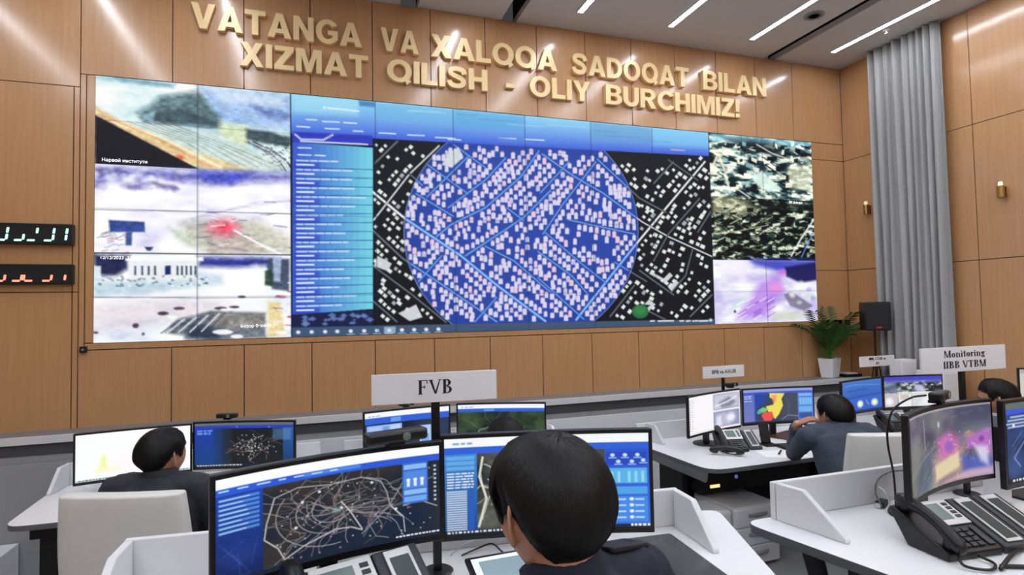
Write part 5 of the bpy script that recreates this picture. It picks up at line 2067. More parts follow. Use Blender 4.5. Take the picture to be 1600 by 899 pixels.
Z = DA + .004
A = lambda x, y, z=Z: tuple(at(x, y, z))
cable('thin black cable from the monitor leg to the tablet', [A(722, 868), A(745, 858, Z + .004), A(768, 850, Z + .012), A(784, 862), A(792, 868)], .0025)
cable('thin white cable curving behind the monitor leg', [A(704, 868), A(716, 858, Z + .03), A(736, 846, Z + .045), A(756, 842, Z + .03)], .0022, M_CABLE2)
cable('thick black cable loop lying on the monitoring desk', [(3.40, -4.05, DA + .007), (3.50, -4.09, DA + .007), (3.62, -4.10, DA + .007), (3.70, -4.05, DA + .007), (3.66, -3.995, DA + .007), (3.56, -4.0, DA + .007), (3.46, -4.035, DA + .018), (3.38, -4.06, DA + .007)], .006)
cable('grey cable rising from the desk behind the night street monitor', [A(1378, 792, DA + .012), A(1368, 770, DA + .05), A(1372, 750, DA + .09), A(1390, 738, DA + .11), A(1420, 735, DA + .11)], .0028, M_EDGE)
cable('white cable hooked over the black plug on the monitoring desk', [A(1400, 806), A(1386, 800), A(1390, 785, DA + .03), A(1384, 770, DA + .06), A(1374, 762, DA + .07)], .0028, M_CABLE2)
t = empty('cable_plug', tuple(at(1378, 792, DA)), R2(20), 'small black plug on the desk behind the large telephone', 'plug')
MB().box(-.026, .026, -.014, .014, .0005, .024).build('body', M_BLACK, t, bevel=.004)
MB().box(-.038, -.0265, -.008, .008, .004, .018).build('tip', M_SILVER, t)
cable('black webcam cable arching down behind the night street monitor', [(3.575, -3.73, 1.482), (3.52, -3.72, 1.476), (3.465, -3.70, 1.44), (3.445, -3.69, 1.38), (3.455, -3.68, 1.31), (3.50, -3.66, 1.2), (3.53, -3.64, 1.066)], .0035)

# ================================================================== DRAWER UNITS
t = empty('drawer_unit', (4.467, -1.64, 0), R2(3), 'white three drawer unit under the desk with the telephones', 'drawers')
b = MB().box(-.195, .195, -.20, .22, .012, .415)
b.build('body', M_PANEL, t, bevel=.012)
for k in range(3):
    z0 = .028 + k * .128
    d = MB().box(-.185, .185, -.215, -.2005, z0, z0 + .122).build('drawer', M_WHITE, t, bevel=.005)
    vs = []
    b = MB()
    rs = []
    for i in range(11):
        u = i / 10
        x = -.085 + .17 * u
        dp = .022 * math.sin(math.pi * u) ** .6 + .002
        rs.append([(x, -.2155, z0 + .085), (x, -.2155 - dp, z0 + .080), (x, -.2155 - dp, z0 + .074), (x, -.2155, z0 + .066 - dp * .5)])
    b.rings(rs).build('handle', mat('handle_grey', (150, 152, 156), .4), d)
for x in (-.165, .165):
    for y in (-.16, .18):
        MB().box(x - .015, x + .015, y - .015, y + .015, .0005, .0115).build('foot', M_BLACK2, t)
t = empty('side_cabinet', (4.155, -1.70, 0), R2(3), 'narrow white cabinet with a rounded top edge beside the drawer unit', 'cabinet')
MB().box(-.11, .11, -.16, .10, .012, .415).build('body', M_PANEL, t, bevel=.03, seg=4)
MB().box(-.09, .09, -.14, .08, .0005, .0115).build('plinth', M_BLACK2, t)


# ================================================================== CHAIRS
def chair(label, x, y, zf, rz):
    """cream leather desk chair, facing local +y"""
    t = empty('office_chair', (x, y, zf), rz, label, 'chair', 'cream leather chairs')
    MB().prism(rounded([(-.25, -.22), (.25, -.22), (.26, .26), (-.26, .26)], .06), .42, .495).build('seat', M_LEATHER, t, bevel=.025, seg=3)
    b = MB()
    rs = []
    for k in range(11):
        v = k / 10
        z = .52 + .595 * v
        yc = -.27 - .06 * v
        hw = .235 + .02 * math.sin(v * math.pi)
        th = .045 - .006 * v
        ring = []
        for i in range(24):
            a = 2 * math.pi * i / 24
            ca, sa = math.cos(a), math.sin(a)
            ex = abs(ca) ** .3 * math.copysign(1, ca)
            ey = abs(sa) ** .5 * math.copysign(1, sa)
            ring.append((hw * ex, yc + th * ey - .02 * (1 - ex * ex), z))
        rs.append(ring)
    b.rings(rs)
    b.build('backrest', M_LEATHER, t, smooth=True, bevel=.018, seg=3)
    b = MB()
    b.tube([(-.236, -.345, .80), (0, -.365, .80), (.236, -.345, .80)], .0022, 6)
    b.build('seam', mat('leather_seam', (178, 174, 166), .6), t)
    MB().box(-.05, .05, -.30, -.2, .36, .60).build('back_bracket', M_BLACK2, t, bevel=.01)
    for s in (-1, 1):
        b = MB()
        b.tube(bez([(s * .24, -.10, .43), (s * .29, -.10, .46), (s * .30, -.10, .62), (s * .30, -.06, .655), (s * .30, .14, .655), (s * .30, .17, .62), (s * .29, .17, .46), (s * .24, .17, .43)], 40), .014, 8)
        b.build('armrest', M_CHROME, t, smooth=True)
        MB().box(s * .30 - .03, s * .30 + .03, -.08, .17, .668, .69).build('arm_pad', M_LEATHER, t, bevel=.008)
    MB().lathe([(.001, .10), (.035, .10), (.035, .25), (.022, .255), (.022, .36), (.06, .365), (.06, .418), (.001, .418)], 18).build('gas_column', M_BLACK, t)
    b = MB()
    for k in range(5):
        a = 2 * math.pi * k / 5 + .3
        b.tube([(.02 * math.cos(a), .02 * math.sin(a), .11), (.30 * math.cos(a), .30 * math.sin(a), .075)], [.03, .018], 8)
    b.build('star_base', M_CHROME, t)
    for k in range(5):
        a = 2 * math.pi * k / 5 + .3
        MB().lathe([(.001, -.02), (.027, -.02), (.029, 0), (.027, .02), (.001, .02)], 14, M=TR(.30 * math.cos(a), .30 * math.sin(a), .0295, a, R2(90))).build('caster', M_BLACK2, t)
    return t


chair('cream leather chair with high back behind the man in dark grey', .985, -2.20, 0, R2(-17))
chair('cream leather chair behind the man in slate blue', 4.575, -2.57, 0, R2(-18))
chair('cream leather chair hidden behind the foreground monitors', 2.498, -2.50, 0, R2(0))
chair('cream leather chair of the furthest man, beyond the night street monitor', 5.545, -2.82, 0, R2(0))
chair('cream leather chair of the nearest man in navy uniform', 2.06, -4.40, FA, R2(27))

# ================================================================== PLANT, SPEAKER, WHITE CABINETS
px, py = 6.86, -.15
t = empty('potted_palm', (7.02, -.124, .979), 0, 'green palm in a square white pot on the ledge by the corner', 'plant')
b = MB()
rs = []
for z, r in ((.0005, .086), (.215, .115), (.215, .102), (.19, .10)):
    rs.append([(-r, -r, z), (r, -r, z), (r, r, z), (-r, r, z)])
b.rings(rs)
b.v = [tuple(Matrix.Rotation(R2(20), 3, 'Z') @ Vector((p[0] * .94, p[1] * .72, p[2]))) for p in b.v]
b.build('pot', M_POT, t, bevel=.004)
MB().box(-.085, .085, -.06, .06, .17, .19, Matrix.Rotation(R2(20), 4, 'Z')).build('soil', M_SOIL, t)
pr_ = random.Random(5)
for k in range(13):
    az = 2 * math.pi * k / 13 + pr_.uniform(-.2, .2)
    L = pr_.uniform(.36, .60)
    lean = pr_.uniform(.35, 1.0)
    pts = []
    for s in np.linspace(0, 1, 9):
        r = L * lean * s ** 1.5 * .85
        z = .17 + L * (1.25 * s - .62 * lean * s ** 2.2)
        pts.append(Vector((r * math.cos(az), min(.04, r * math.sin(az)), z + .02)))
    b = MB()
    b.tube(pts, [.006 * (1 - .8 * s) + .001 for s in np.linspace(0, 1, 9)], 5)
    for i in range(2, 9):
        for e in (0, .5):
            if i + e > 8:
                continue
            p0 = pts[i] if e == 0 else (pts[i] + pts[min(i + 1, 8)]) / 2
            tg = (pts[min(i + 1, 8)] - pts[i - 1]).normalized()
            for s in (-1, 1):
                side = tg.cross(Vector((0, 0, 1))).normalized() * s
                d = (side * .75 + tg * .65 + Vector((0, 0, -.22))).normalized()
                ll = .16 * math.sin(math.pi * (i + e) / 9.5) + .05
                w = tg.cross(d).cross(d).normalized() * .011
                q0, q1, q2 = p0, p0 + d * ll * .45, p0 + d * ll + Vector((0, 0, -.03))
                u = Vector((0, 0, .0012))
                b.add([q0, q1 + w + u, q1 - w + u, q2, q1 + w - u, q1 - w - u], [(0, 2, 1), (1, 2, 3), (0, 4, 5), (4, 3, 5), (0, 1, 4), (1, 3, 4), (0, 5, 2), (2, 5, 3)])
    b.v = [(min(p[0], .40), max(-.27, min(p[1], .108 + .008 * math.sin(k))), p[2]) for p in b.v]
    b.build('frond', M_LEAF, t)
b = MB()
for k in range(90):
    az, rr = pr_.uniform(0, 6.283), pr_.uniform(.02, .13)
    c = Vector((rr * math.cos(az), min(.05, rr * math.sin(az)), .215 + pr_.uniform(0, .17) * (1 - rr * 3)))
    d = Vector((math.cos(az + pr_.uniform(-.8, .8)), math.sin(az + pr_.uniform(-.8, .8)), pr_.uniform(-.3, .7))).normalized() * pr_.uniform(.025, .045)
    w = d.cross(Vector((0, 0, 1))).normalized() * .013
    n = d.cross(w).normalized() * .002
    b.add([c, c + d * .5 + w, c + d, c + d * .5 - w, c + d * .5 + n, c + d * .5 - n], [(0, 4, 1), (1, 4, 2), (2, 4, 3), (3, 4, 0), (0, 1, 5), (1, 2, 5), (2, 3, 5), (3, 0, 5)])
    b.tube([(rr * .2 * math.cos(az), rr * .2 * math.sin(az), .19), c], .0012, 4)
tag(b.build('low_leaves', M_LEAF2, t), kind='stuff')

q = CAM + _ray(1366, 494) * 5.95
spy = -.545
q = np.array([7.2, spy, 1.66])
t = empty('stand_speaker', (q[0], spy, q[2]), R2(-24), 'black loudspeaker on a tripod stand beside the curtain', 'speaker')
MB().prism([(-.13, -.09), (.13, -.09), (.10, .11), (-.10, .11)], -.15, .15).build('cabinet', M_BLACK, t, bevel=.012)
MB().box(-.118, .118, -.096, -.0905, -.135, .135).build('grille', mat('speaker_mesh', (30, 30, 33), .6, bump=.4, bscale=600), t, bevel=.004)
o = MB().box(-.025, .025, -.0985, -.0965, -.125, -.110).build('badge', mat('red_badge', (200, 60, 60), .4), t)
zz = .979 - q[2]
t2 = empty('tripod_stand', (q[0], spy, 0), 0, 'black tripod stand under the loudspeaker, in front of the curtain', 'stand')
zl = q[2] - .15
MB().tube([(0, 0, .30), (0, 0, zl - .002)], .011, 10).build('pole', M_BLACK, t2)
for k in range(3):
    a = R2(90 + 120 * k)
    MB().tube([(.012 * math.cos(a), .012 * math.sin(a), 1.24), (.20 * math.cos(a), .20 * math.sin(a), .008)], .007, 8).build('leg', M_BLACK, t2)
t = empty('network_box', (7.29, -.13, .979), R2(-5), 'small black box with a pale top on the ledge beside the plant pot', 'electronic box')
MB().box(-.11, .11, -.07, .07, .0005, .03).build('body', M_BLACK, t, bevel=.003)
MB().box(-.09, .06, -.06, .06, .0305, .042).build('pale_top', M_PANEL, t, bevel=.002)

def white_cabinet(label, x0, x1, y0, y1, z):
    t = empty('white_cabinet', ((x0 + x1) / 2, (y0 + y1) / 2, 0), 0, label, 'cabinet', 'white cabinets by the curtain')
    w, d = (x1 - x0) / 2, (y1 - y0) / 2
    MB().box(-w, w, -d, d, .012, z).build('body', M_WHITE, t, bevel=.006)
    MB().box(-w + .01, w - .01, -d - .008, -d - .0005, .03, z - .02).build('door', M_PANEL, t, bevel=.003)
    MB().box(-w + .01, w - .01, -d + .01, d - .01, .0005, .0115).build('plinth', M_BLACK2, t)


# the far cabinets stand just behind the last desk
white_cabinet('white cabinet behind the foot of the monitoring sign, before the curtain', 7.06, 7.33, -1.34, -1.08, 1.15)
white_cabinet('white cabinet top beside the monitoring sign board, next to the speaker', 7.02, 7.22, -.97, -.84, 1.235)

# ================================================================== PEOPLE
def sphere_dirs(nu=64, nv=40):
    ds = [(0, 0, 1)]
    for j in range(1, nv):
        t = math.pi * j / nv
        for i in range(nu):
            p = 2 * math.pi * i / nu
            ds.append((math.sin(t) * math.cos(p), math.sin(t) * math.sin(p), math.cos(t)))
    ds.append((0, 0, -1))
    fs = [(0, 1 + i, 1 + (i + 1) % nu) for i in range(nu)]
    for j in range(nv - 2):
        a, c = 1 + j * nu, 1 + (j + 1) * nu
        fs += [(a + i, c + i, c + (i + 1) % nu, a + (i + 1) % nu) for i in range(nu)]
    e = len(ds) - 1
    a = 1 + (nv - 2) * nu
    fs += [(a + (i + 1) % nu, a + i, e) for i in range(nu)]
    return np.array(ds), fs


def head_pts(d):
    """unit directions (x right, y forward, z up) -> head surface about the head centre"""
    x, y, z = d[:, 0], d[:, 1], d[:, 2]
    k = np.clip((z + .45) / .5, 0, 1)
    k = k * k * (3 - 2 * k)
    sq = (np.abs(x) ** 2.45 + np.abs(y) ** 2.45 + np.abs(z) ** 2.45) ** (-1 / 2.45)
    sq = 1 + (sq - 1) * k
    px, py, pz = .0755 * x * sq, .0955 * y * sq, .112 * z * sq
    t = np.clip(-z, 0, 1)
    px = px * (1 - .36 * t ** 1.6)
    py = np.where(y > 0, py * (1 - .06 * t), py * (1 - .40 * t ** 1.3))
    py = py + .016 * t ** 2
    up = np.clip(z, 0, 1)
    px = px * (1 + .05 * np.exp(-((z - .25) / .4) ** 2))
    py = py + np.where(y < 0, -.006 * np.exp(-((z - .25) / .4) ** 2), 0)
    fr = (y > 0.2)
    py = py - np.where(fr, .010 * np.exp(-((x / .9) ** 2)) * (np.abs(z) < .9), 0)
    nose = np.exp(-((x / .15) ** 2)) * np.exp(-(((z + .24) / .17) ** 2)) * np.where(z < -.24, 1, 1)
    bridge = np.exp(-((x / .12) ** 2)) * np.exp(-(((z + .06) / .2) ** 2))
    py = py + fr * (.021 * nose + .008 * bridge)
    brow = np.exp(-((np.abs(x) - .28) / .22) ** 2) * np.exp(-(((z - .14) / .07) ** 2))
    eye = np.exp(-(((np.abs(x) - .36) / .15) ** 2)) * np.exp(-(((z - .0) / .09) ** 2))
    py = py + fr * (.004 * brow - .008 * eye)
    lip = np.exp(-((x / .26) ** 2)) * (np.exp(-(((z + .50) / .05) ** 2)) + np.exp(-(((z + .62) / .05) ** 2)))
    mouth = np.exp(-((x / .28) ** 2)) * np.exp(-(((z + .56) / .025) ** 2))
    chin = np.exp(-((x / .3) ** 2)) * np.exp(-(((z + .86) / .12) ** 2))
    py = py + fr * (.006 * lip - .004 * mouth + .007 * chin)
    cheek = np.exp(-(((np.abs(x) - .62) / .2) ** 2)) * np.exp(-(((z + .2) / .2) ** 2))
    px = px + np.sign(x) * fr * .003 * cheek
    return np.stack([px, py, pz], 1)


def hair_line(y):
    return np.interp(y, [-1, -.8, -.6, -.42, -.28, -.16, -.05, .10, .24, .33, .45, .7, 1], [-.66, -.63, -.50, -.30, -.08, .08, .17, .19, .03, .08, .38, .50, .53])


def union_mesh(mb, voxel, smooth, it):
    """one continuous skin over overlapping closed shapes"""
    me = bpy.data.meshes.new('u')
    me.from_pydata(mb.v, [], mb.f)
    bm = bmesh.new()
    bm.from_mesh(me)
    bmesh.ops.recalc_face_normals(bm, faces=bm.faces)
    bm.to_mesh(me)
    bm.free()
    o = bpy.data.objects.new('u', me)
    COL.objects.link(o)
    r = o.modifiers.new('r', 'REMESH')
    r.mode = 'VOXEL'
    r.voxel_size = voxel
    if smooth:
        s = o.modifiers.new('s', 'SMOOTH')
        s.factor = smooth
        s.iterations = it
    dg = bpy.context.evaluated_depsgraph_get()
    out = bpy.data.meshes.new_from_object(o.evaluated_get(dg))
    bpy.data.objects.remove(o)
    out.polygons.foreach_set('use_smooth', [True] * len(out.polygons))
    return out


def loft(b, secs, M=None, n=28):
    """secs: (cx, cy, z, rx, ry)"""
    rs = []
    z = secs[0]
    for cx, cy, z, rx, ry in secs:
        ring = []
        for i in range(n):
            a = 2 * math.pi * i / n
            ca, sa = math.cos(a), math.sin(a)
            ring.append(Vector((cx + rx * abs(ca) ** .85 * math.copysign(1, ca), cy + ry * abs(sa) ** .85 * math.copysign(1, sa), z)))
        rs.append([M @ p for p in ring] if M else ring)
    b.rings(rs)


def elbow_of(S, T, la, lb, hint):
    S, T = Vector(S), Vector(T)
    d = T - S
    L = min(d.length, (la + lb) * .995)
    u = d.normalized()
    a = (la * la - lb * lb + L * L) / (2 * L)
    h = math.sqrt(max(la * la - a * a, 0))
    hv = Vector(hint)
    n = (hv - u * hv.dot(u)).normalized()
    return S + u * a + n * h, S + u * L


def hand(b, W, d, palm_n, side, curl=.5):
    """palm and five fingers; W wrist, d pointing direction, palm_n palm normal, side +1 if the thumb lies along +u"""
    d = Vector(d).normalized()
    n = Vector(palm_n)
    n = (n - d * n.dot(d)).normalized()
    u = d.cross(n).normalized() * side
    W = Vector(W)
    rs = []
    for s, w, t in ((-.01, .026, .020), (.02, .033, .017), (.06, .040, .015), (.085, .040, .013), (.095, .036, .010)):
        c = W + d * s
        rs.append([c + u * w * math.cos(a) + n * t * math.sin(a) for a in np.linspace(0, 2 * math.pi, 14, endpoint=False)])
    b.rings(rs)
    for k, (o, L) in enumerate(((.029, .072), (.010, .080), (-.010, .074), (-.029, .058))):
        p = W + d * .086 + u * o
        a = 0
        pts = [p - d * .015, p]
        for j, f in enumerate((.45, .30, .25)):
            a += curl * (.7, 1.0, .8)[j]
            pts.append(pts[-1] + (d * math.cos(a) + n * math.sin(a)) * L * f + u * o * .04)
        b.tube(pts, [.0095, .0095, .0088, .008, .007], 8, 'round')
    p = W + d * .025 + u * .028
    dt = (d * .62 + u * .62 + n * .4).normalized()
    b.tube([W + d * .015 + u * .012, p, p + dt * .032, p + (dt * .6 + d * .6).normalized() * .03 + dt * .032], [.015, .013, .011, .009], 8, 'round')


def person(label, x, y, zf, rz, head_yaw=0, head_pitch=0, head_roll=0, lean=0, roll=0, shirt=None, handL=None, handR=None, elbL=None, elbR=None,
           hair_t=.020, strands=2500, detail=.007, chinhand=False, epaulettes=False, scale=1.0, hair_len=.034, seedv=1, neck_up=0.0, head_at=None, nape=1.0, slump=0.0, collar_up=.012):
    rg = np.random.default_rng(seedv)
    S = .505     # seat height
    FY = .16     # ankles under the front of the seat
    # upper body frame: rotate about the hips
    TB = Matrix.Translation((0, 0, S + .09)) @ Matrix.Rotation(roll, 4, 'Y') @ Matrix.Rotation(-lean, 4, 'X') @ Matrix.Translation((0, 0, -S - .09))
    HC = TB @ Vector((0, .012, S + .655 + neck_up))
    MH = Matrix.Translation(HC) @ Matrix.Rotation(head_yaw, 4, 'Z') @ Matrix.Rotation(-head_pitch, 4, 'X') @ Matrix.Rotation(head_roll, 4, 'Y')
    sh = {s: TB @ Vector((s * .196, -.005, S + .515 - slump)) for s in (-1, 1)}
    hips = {s: Vector((s * .09, .02, S + .085)) for s in (-1, 1)}
    arms = {}
    for s, T, E in ((-1, handL, elbL), (1, handR, elbR)):
        T = Vector(T) if T else Vector((s * .15, .34, S + .19))
        if E:
            e = Vector(E)
        else:
            e, T = elbow_of(sh[s], T, .29, .255, (s * .6, -.3, -.8))
        arms[s] = (sh[s], e, T)
    # ---- skin: head, neck, trunk, limbs, hands in one continuous surface
    b = MB()
    D, F = sphere_dirs()
    hp = head_pts(D)
    b.add([MH @ Vector(p) for p in hp], F)
    for s in (-1, 1):
        q0 = Vector((s * .0705, .006, .002))
        e1 = Vector((s * math.sin(R2(54)), -math.cos(R2(54)), -.05)).normalized()
        e2 = Vector((0, -.14, 1)).normalized()
        en = e1.cross(e2).normalized()
        oc = q0 + e1 * .013
        rs = []
        for q, r in ((-.0035, .5), (-.003, .92), (.003, .92), (.0035, .5)):
            rs.append([MH @ (oc + en * q + e1 * .0165 * r * math.cos(a) + e2 * (.031 * r * math.sin(a) * (1 if math.sin(a) > 0 else .95))) for a in np.linspace(0, 2 * math.pi, 18, endpoint=False)])
        b.rings(rs)
        rim = [oc + e1 * (.0175 - .006 * max(0, -math.sin(a))) * math.cos(a) + e2 * .0325 * math.sin(a) for a in np.linspace(R2(165), R2(-80), 14)]
        b.tube([MH @ p for p in rim], [.0042] * 11 + [.0045, .0058, .006], 8, 'round')
    n0 = TB @ Vector((0, -.012, S + .525))
    n1 = MH @ Vector((0, -.016, -.045))
    b.tube([n0, n0.lerp(n1, .5), n1], [.066, .058, .056], 18)
    loft(b, [(0, 0, S + .02, .13, .10), (0, 0, S + .12, .145, .105), (0, -.005, S + .25, .125, .09), (0, 0, S + .40, .145, .10), (0, -.005, S + .49 - slump, .15, .085), (0, -.01, S + .545 - slump, .09, .06), (0, -.012, S + .57, .06, .055)], TB)
    for s in (-1, 1):
        A_, E_, W_ = arms[s]
        b.tube([A_ + Vector((-s * .05, 0, 0)), A_, A_.lerp(E_, .5), E_], [.045, .046, .042, .036], 14, 'round')
        b.tube([E_, E_.lerp(W_, .35), W_], [.036, .037, .026], 14, 'round')
        d = (W_ - E_).normalized()
        if chinhand and s == -1:
            hand(b, W_, (d * .35 + (HC + Vector((-.02, .11, -.055)) - W_).normalized() * .8), Vector((.85, -.35, .1)), 1, .75)
        else:
            hand(b, W_, d + Vector((-s * .05, .2, 0)), Vector((0, 0, -1)), -1 if s == -1 else 1, .38)
        kn = Vector((s * .14, .44, S + .06))
        an = Vector((s * .14, FY, .07))
        b.tube([hips[s], hips[s].lerp(kn, .5), kn], [.082, .074, .054], 14, 'round')
        b.tube([kn, kn.lerp(an, .35), an], [.053, .054, .036], 14, 'round')
        b.tube([an + Vector((0, -.01, -.045)), an + Vector((0, .10, -.065))], [.038, .03], 10, 'round')
    me = union_mesh(b, detail * .72, .5, 3)
    me.materials.append(M_SKIN)
    me.name = 'person'
    o = bpy.data.objects.new('person', me)
    COL.objects.link(o)
    if head_at:
        hw = Matrix.Rotation(rz, 4, 'Z') @ HC
        x, y = head_at[0] - hw.x, head_at[1] - hw.y
    o.location = (x, y, zf)
    o.rotation_euler = (0, 0, rz)
    o.scale = (scale,) * 3
    tag(o, label, 'person', 'people at the desks')
    # ---- shirt
    b = MB()
    loft(b, [(0, 0, S + .0, .172, .132), (0, 0, S + .12, .172, .130), (0, -.005, S + .25, .158, .118), (0, 0, S + .40, .180, .124), (0, -.008, S + .50 - slump, .186, .106), (0, -.014, S + .545 - slump, .12, .078), (0, -.014, S + .58 - slump * .7, .072, .068)], TB)
    for s in (-1, 1):
        A_, E_, W_ = arms[s]
        b.tube([TB @ Vector((s * .06, -.01, S + .535 - slump)), A_ + Vector((-s * .03, 0, .012)), A_.lerp(E_, .12)], [.062, .066, .062], 16, 'round')
        b.tube([A_, A_.lerp(E_, .3), A_.lerp(E_, .7), E_], [.066, .060, .055, .050], 16, 'round')
        b.tube([E_, E_.lerp(W_, .4), E_.lerp(W_, .93)], [.050, .049, .039], 16)
    sm = union_mesh(b, detail, .5, 6)
    so = mesh_obj('shirt', sm, shirt or M_NAVY, o)
    # wrinkles as real relief
    tx = bpy.data.textures.new('folds', 'CLOUDS')
    tx.noise_scale = .075
    tx.noise_depth = 1
    dm = so.modifiers.new('folds', 'DISPLACE')
    dm.texture = tx
    dm.strength = .016
    dm.mid_level = .5
    # collar
    b = MB()
    for rr, zz0, zz1 in ((1, 0, 0),):
        rs = []
        for rad, h in ((.078, S + .535 - slump), (.071, S + .595 - slump + collar_up), (.066, S + .600 - slump + collar_up), (.064, S + .55 - slump)):
            rs.append([TB @ Vector((rad * math.cos(a) * .98, -.014 + rad * math.sin(a) * 1.02 + .006 + (.012 if h > S + .57 else 0), h - .03 * max(0, math.sin(a)))) for a in np.linspace(0, 2 * math.pi, 26, endpoint=False)])
        k = len(rs[0])
        vs = [p for r in rs for p in r]
        fs = [(j * k + i, j * k + (i + 1) % k, ((j + 1) % 4) * k + (i + 1) % k, ((j + 1) % 4) * k + i) for j in range(4) for i in range(k)]
        b.add(vs, fs)
    b.build('collar', shirt or M_NAVY, so, smooth=True)
    if epaulettes:
        for s in (-1, 1):
            M = TB @ Matrix.Translation((s * .15, -.012, S + .582 - slump)) @ Matrix.Rotation(s * R2(14), 4, 'Y')
            MB().prism(rounded([(-.06, -.026), (.055, -.03), (.055, .03), (-.06, .026)], .012), .0, .010, M).build('epaulette', mat('epaulette_black', (9, 11, 18), .6), so, bevel=.003)
    # ---- trousers
    b = MB()
    loft(b, [(0, 0, S + .005, .16, .125), (0, 0, S + .06, .178, .14), (0, 0, S + .15, .172, .134)])
    for s in (-1, 1):
        kn = Vector((s * .14, .44, S + .06))
        an = Vector((s * .14, FY, .07))
        b.tube([hips[s], hips[s].lerp(kn, .5), kn], [.092, .084, .066], 16, 'round')
        b.tube([kn, kn.lerp(an, .4), an], [.066, .064, .055], 16, 'round')
    mesh_obj('trousers', union_mesh(b, .011, .5, 4), M_TROU, o)
    for s in (-1, 1):
        b = MB()
        rs = []
        for yy, w, h in ((FY - .07, .030, .06), (FY - .05, .040, .09), (FY + .02, .044, .09), (FY + .10, .046, .055), (FY + .16, .036, .036), (FY + .185, .02, .02)):
            rs.append([(s * .14 + w * ca, yy, max(.002, h * .5 + h * .5 * sa)) for ca, sa in [(math.cos(a), math.sin(a)) for a in np.linspace(0, 2 * math.pi, 14, endpoint=False)]])
        b.rings(rs).build('shoe', M_SHOE, o, smooth=True)
    # ---- hair
    D2, F2 = sphere_dirs(84, 60)
    H0 = head_pts(D2)
    def hl_(y):
        return np.where(y < -.2, hair_line(y) * nape + .02 * (nape < 1), hair_line(y))

    zl = hl_(D2[:, 1])
    e = np.clip((D2[:, 2] - zl) / .42, 0, 1)
    e = e * e * (3 - 2 * e)
    hb = .003 + hair_t * e * (1 + .35 * np.clip(D2[:, 2], 0, 1) + .15 * np.clip(-D2[:, 1], 0, 1))
    rgn = D2 / np.array([.0765, .0965, .113])
    nrm = rgn / np.linalg.norm(rgn, axis=1)[:, None]
    Hs = H0 + nrm * hb[:, None]
    keep = D2[:, 2] > zl
    b = MB()
    used = {}
    fs = []
    for f in F2:
        if all(keep[i] for i in f):
            for i in f:
                used.setdefault(i, len(used))
            fs.append(tuple(used[i] for i in f))
    vs = [None] * len(used)
    for i, k in used.items():
        vs[k] = MH @ Vector(Hs[i])
    b.add(vs, fs)
    # strands
    n = strands
    d = rg.normal(size=(n * 3, 3))
    d /= np.linalg.norm(d, axis=1)[:, None]
    d = d[d[:, 2] > hl_(d[:, 1]) + .02][:n]
    crown = np.array([.12, -.45, .885])
    seg = 4
    P = []
    cur = d.copy()
    for k in range(seg + 1):
        zlk = hl_(cur[:, 1])
        ek = np.clip((cur[:, 2] - zlk) / .42, 0, 1)
        ek = ek * ek * (3 - 2 * ek)
        hk = .003 + hair_t * ek * (1 + .35 * np.clip(cur[:, 2], 0, 1) + .15 * np.clip(-cur[:, 1], 0, 1))
        nn = cur / np.array([.0765, .0965, .113])
        nn /= np.linalg.norm(nn, axis=1)[:, None]
        lift = (.001 + .0046 * math.sin(math.pi * min(1, k / seg * .8)) + .0012 * rg.random(len(cur)) * k / seg)
        P.append((head_pts(cur) + nn * (hk + lift)[:, None], nn))
        away = cur - crown
        away -= (away * cur).sum(1)[:, None] * cur
        away /= np.linalg.norm(away, axis=1)[:, None] + 1e-6
        tw = np.cross(cur, away)
        away = away + tw * .35 + rg.normal(0, .16, away.shape)
        prev = cur
        cur = cur + away * (hair_len / seg / .095) * rg.uniform(.8, 1.2, (len(cur), 1))
        cur /= np.linalg.norm(cur, axis=1)[:, None]
        low = cur[:, 2] < hl_(cur[:, 1]) - .03
        cur[low] = prev[low] * .97 + cur[low] * .03
        cur /= np.linalg.norm(cur, axis=1)[:, None]
    vsx, fsx = [], []
    wv = [.0011, .0011, .001, .0008, .0002]
    for i in range(len(d)):
        t = P[-1][0][i] - P[0][0][i]
        sd = np.cross(t, P[0][1][i])
        sd /= np.linalg.norm(sd) + 1e-9
        o0 = len(vsx)
        for k in range(seg + 1):
            vsx += [MH @ Vector(P[k][0][i] + sd * wv[k]), MH @ Vector(P[k][0][i] - sd * wv[k])]
        fsx += [(o0 + 2 * k, o0 + 2 * k + 1, o0 + 2 * k + 3, o0 + 2 * k + 2) for k in range(seg)]
    hm = bpy.data.meshes.new('hair')
    base = len(b.v)
    hm.from_pydata([tuple(v) for v in b.v] + [tuple(v) for v in vsx], [], b.f + [tuple(i + base for i in f) for f in fsx])
    hm.polygons.foreach_set('use_smooth', [True] * len(hm.polygons))
    hm.update()
    mesh_obj('hair', hm, M_HAIR, o)
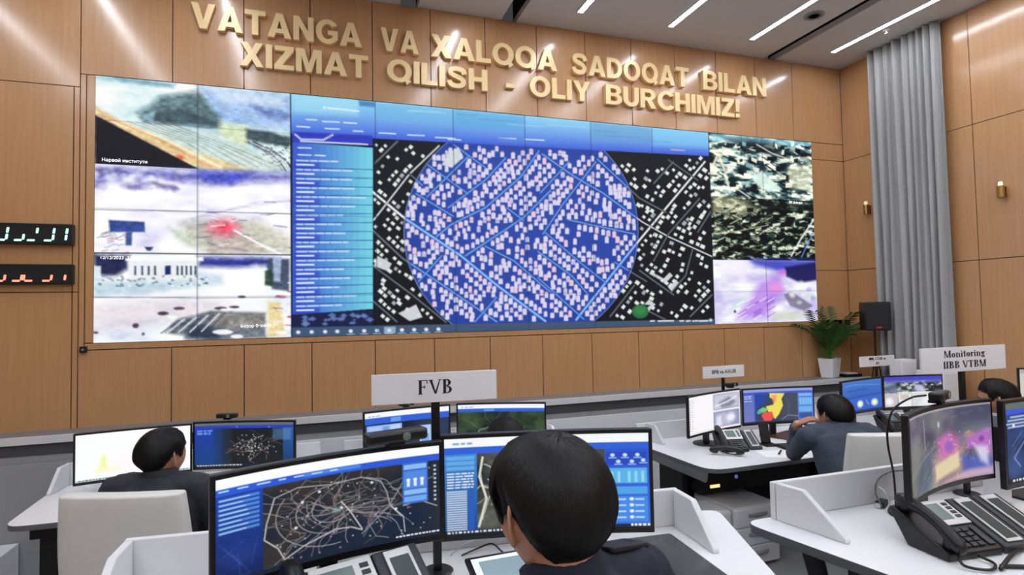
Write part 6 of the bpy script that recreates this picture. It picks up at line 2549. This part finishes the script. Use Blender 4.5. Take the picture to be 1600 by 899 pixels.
    # ---- eyes and brows
    for s in (-1, 1):
        c = MH @ Vector((s * .030, .0775, .002))
        eb = MB()
        Dq, Fq = sphere_dirs(14, 10)
        eb.add([c + Vector(q) * .0105 for q in Dq], Fq)
        eb.cur = 1
        c2 = MH @ Vector((s * .030, .0815, .002))
        eb.add([c2 + Vector(q) * .0068 for q in Dq], Fq)
        eb.build('eye', [mat('eye_white', (232, 228, 222), .25), mat('eye_dark', (30, 20, 15), .2)], o, smooth=True)
        MB().tube([MH @ Vector((s * (.014 + .012 * k), .0905 - .0022 * k * k, .0185 + .002 * k - .0008 * k * k)) for k in range(4)], [.0018, .0026, .0024, .001], 6).build('eyebrow', M_HAIR, o)
    return o


person('man with thick black hair in navy uniform, closest to the camera', 1.965, -4.385, FA - .022, R2(27), head_yaw=R2(-8), head_pitch=R2(15), lean=R2(7), roll=R2(-3), slump=.026, nape=1.1, collar_up=.032, handR=(.42, .26, .81), head_at=(1.988, -4.235), neck_up=.008,
       shirt=M_NAVY, strands=22000, detail=.006, epaulettes=True, hair_t=.013, seedv=3)
person('man in dark grey at the blank white monitor, seen from behind', .975, -2.215, 0, R2(-17), head_yaw=R2(-26), head_pitch=R2(4), lean=R2(5), head_at=(.937, -2.125), shirt=M_GREYC, strands=5000, hair_t=.010, hair_len=.028, seedv=4, nape=.72)
person('man in slate blue resting his chin on his hand', 4.56, -2.66, 0, R2(-18), head_yaw=R2(22), head_pitch=R2(8), lean=R2(21), neck_up=-.015, head_at=(4.645, -2.358), shirt=M_BLUEC, strands=5000, hair_t=.010, hair_len=.028, nape=.72,
       handL=(-.165, .345, 1.03), elbL=(-.115, .50, .805), handR=(.21, .62, .80), chinhand=True, seedv=5)
person('man hidden behind the foreground monitors, only his black crown showing', 2.40, -2.42, 0, R2(0), head_yaw=R2(-5), lean=R2(2), neck_up=-.03, head_at=(2.498, -2.381), shirt=M_GREYC, strands=2500, hair_t=.010, seedv=6)
person('furthest man, his dark head rising behind the night street monitor', 5.66, -2.78, 0, R2(4), head_yaw=R2(32), head_pitch=R2(4), lean=R2(5), head_at=(5.547, -2.716), shirt=M_GREYC, strands=3000, hair_t=.009, hair_len=.026, seedv=7, nape=.75, neck_up=.035)
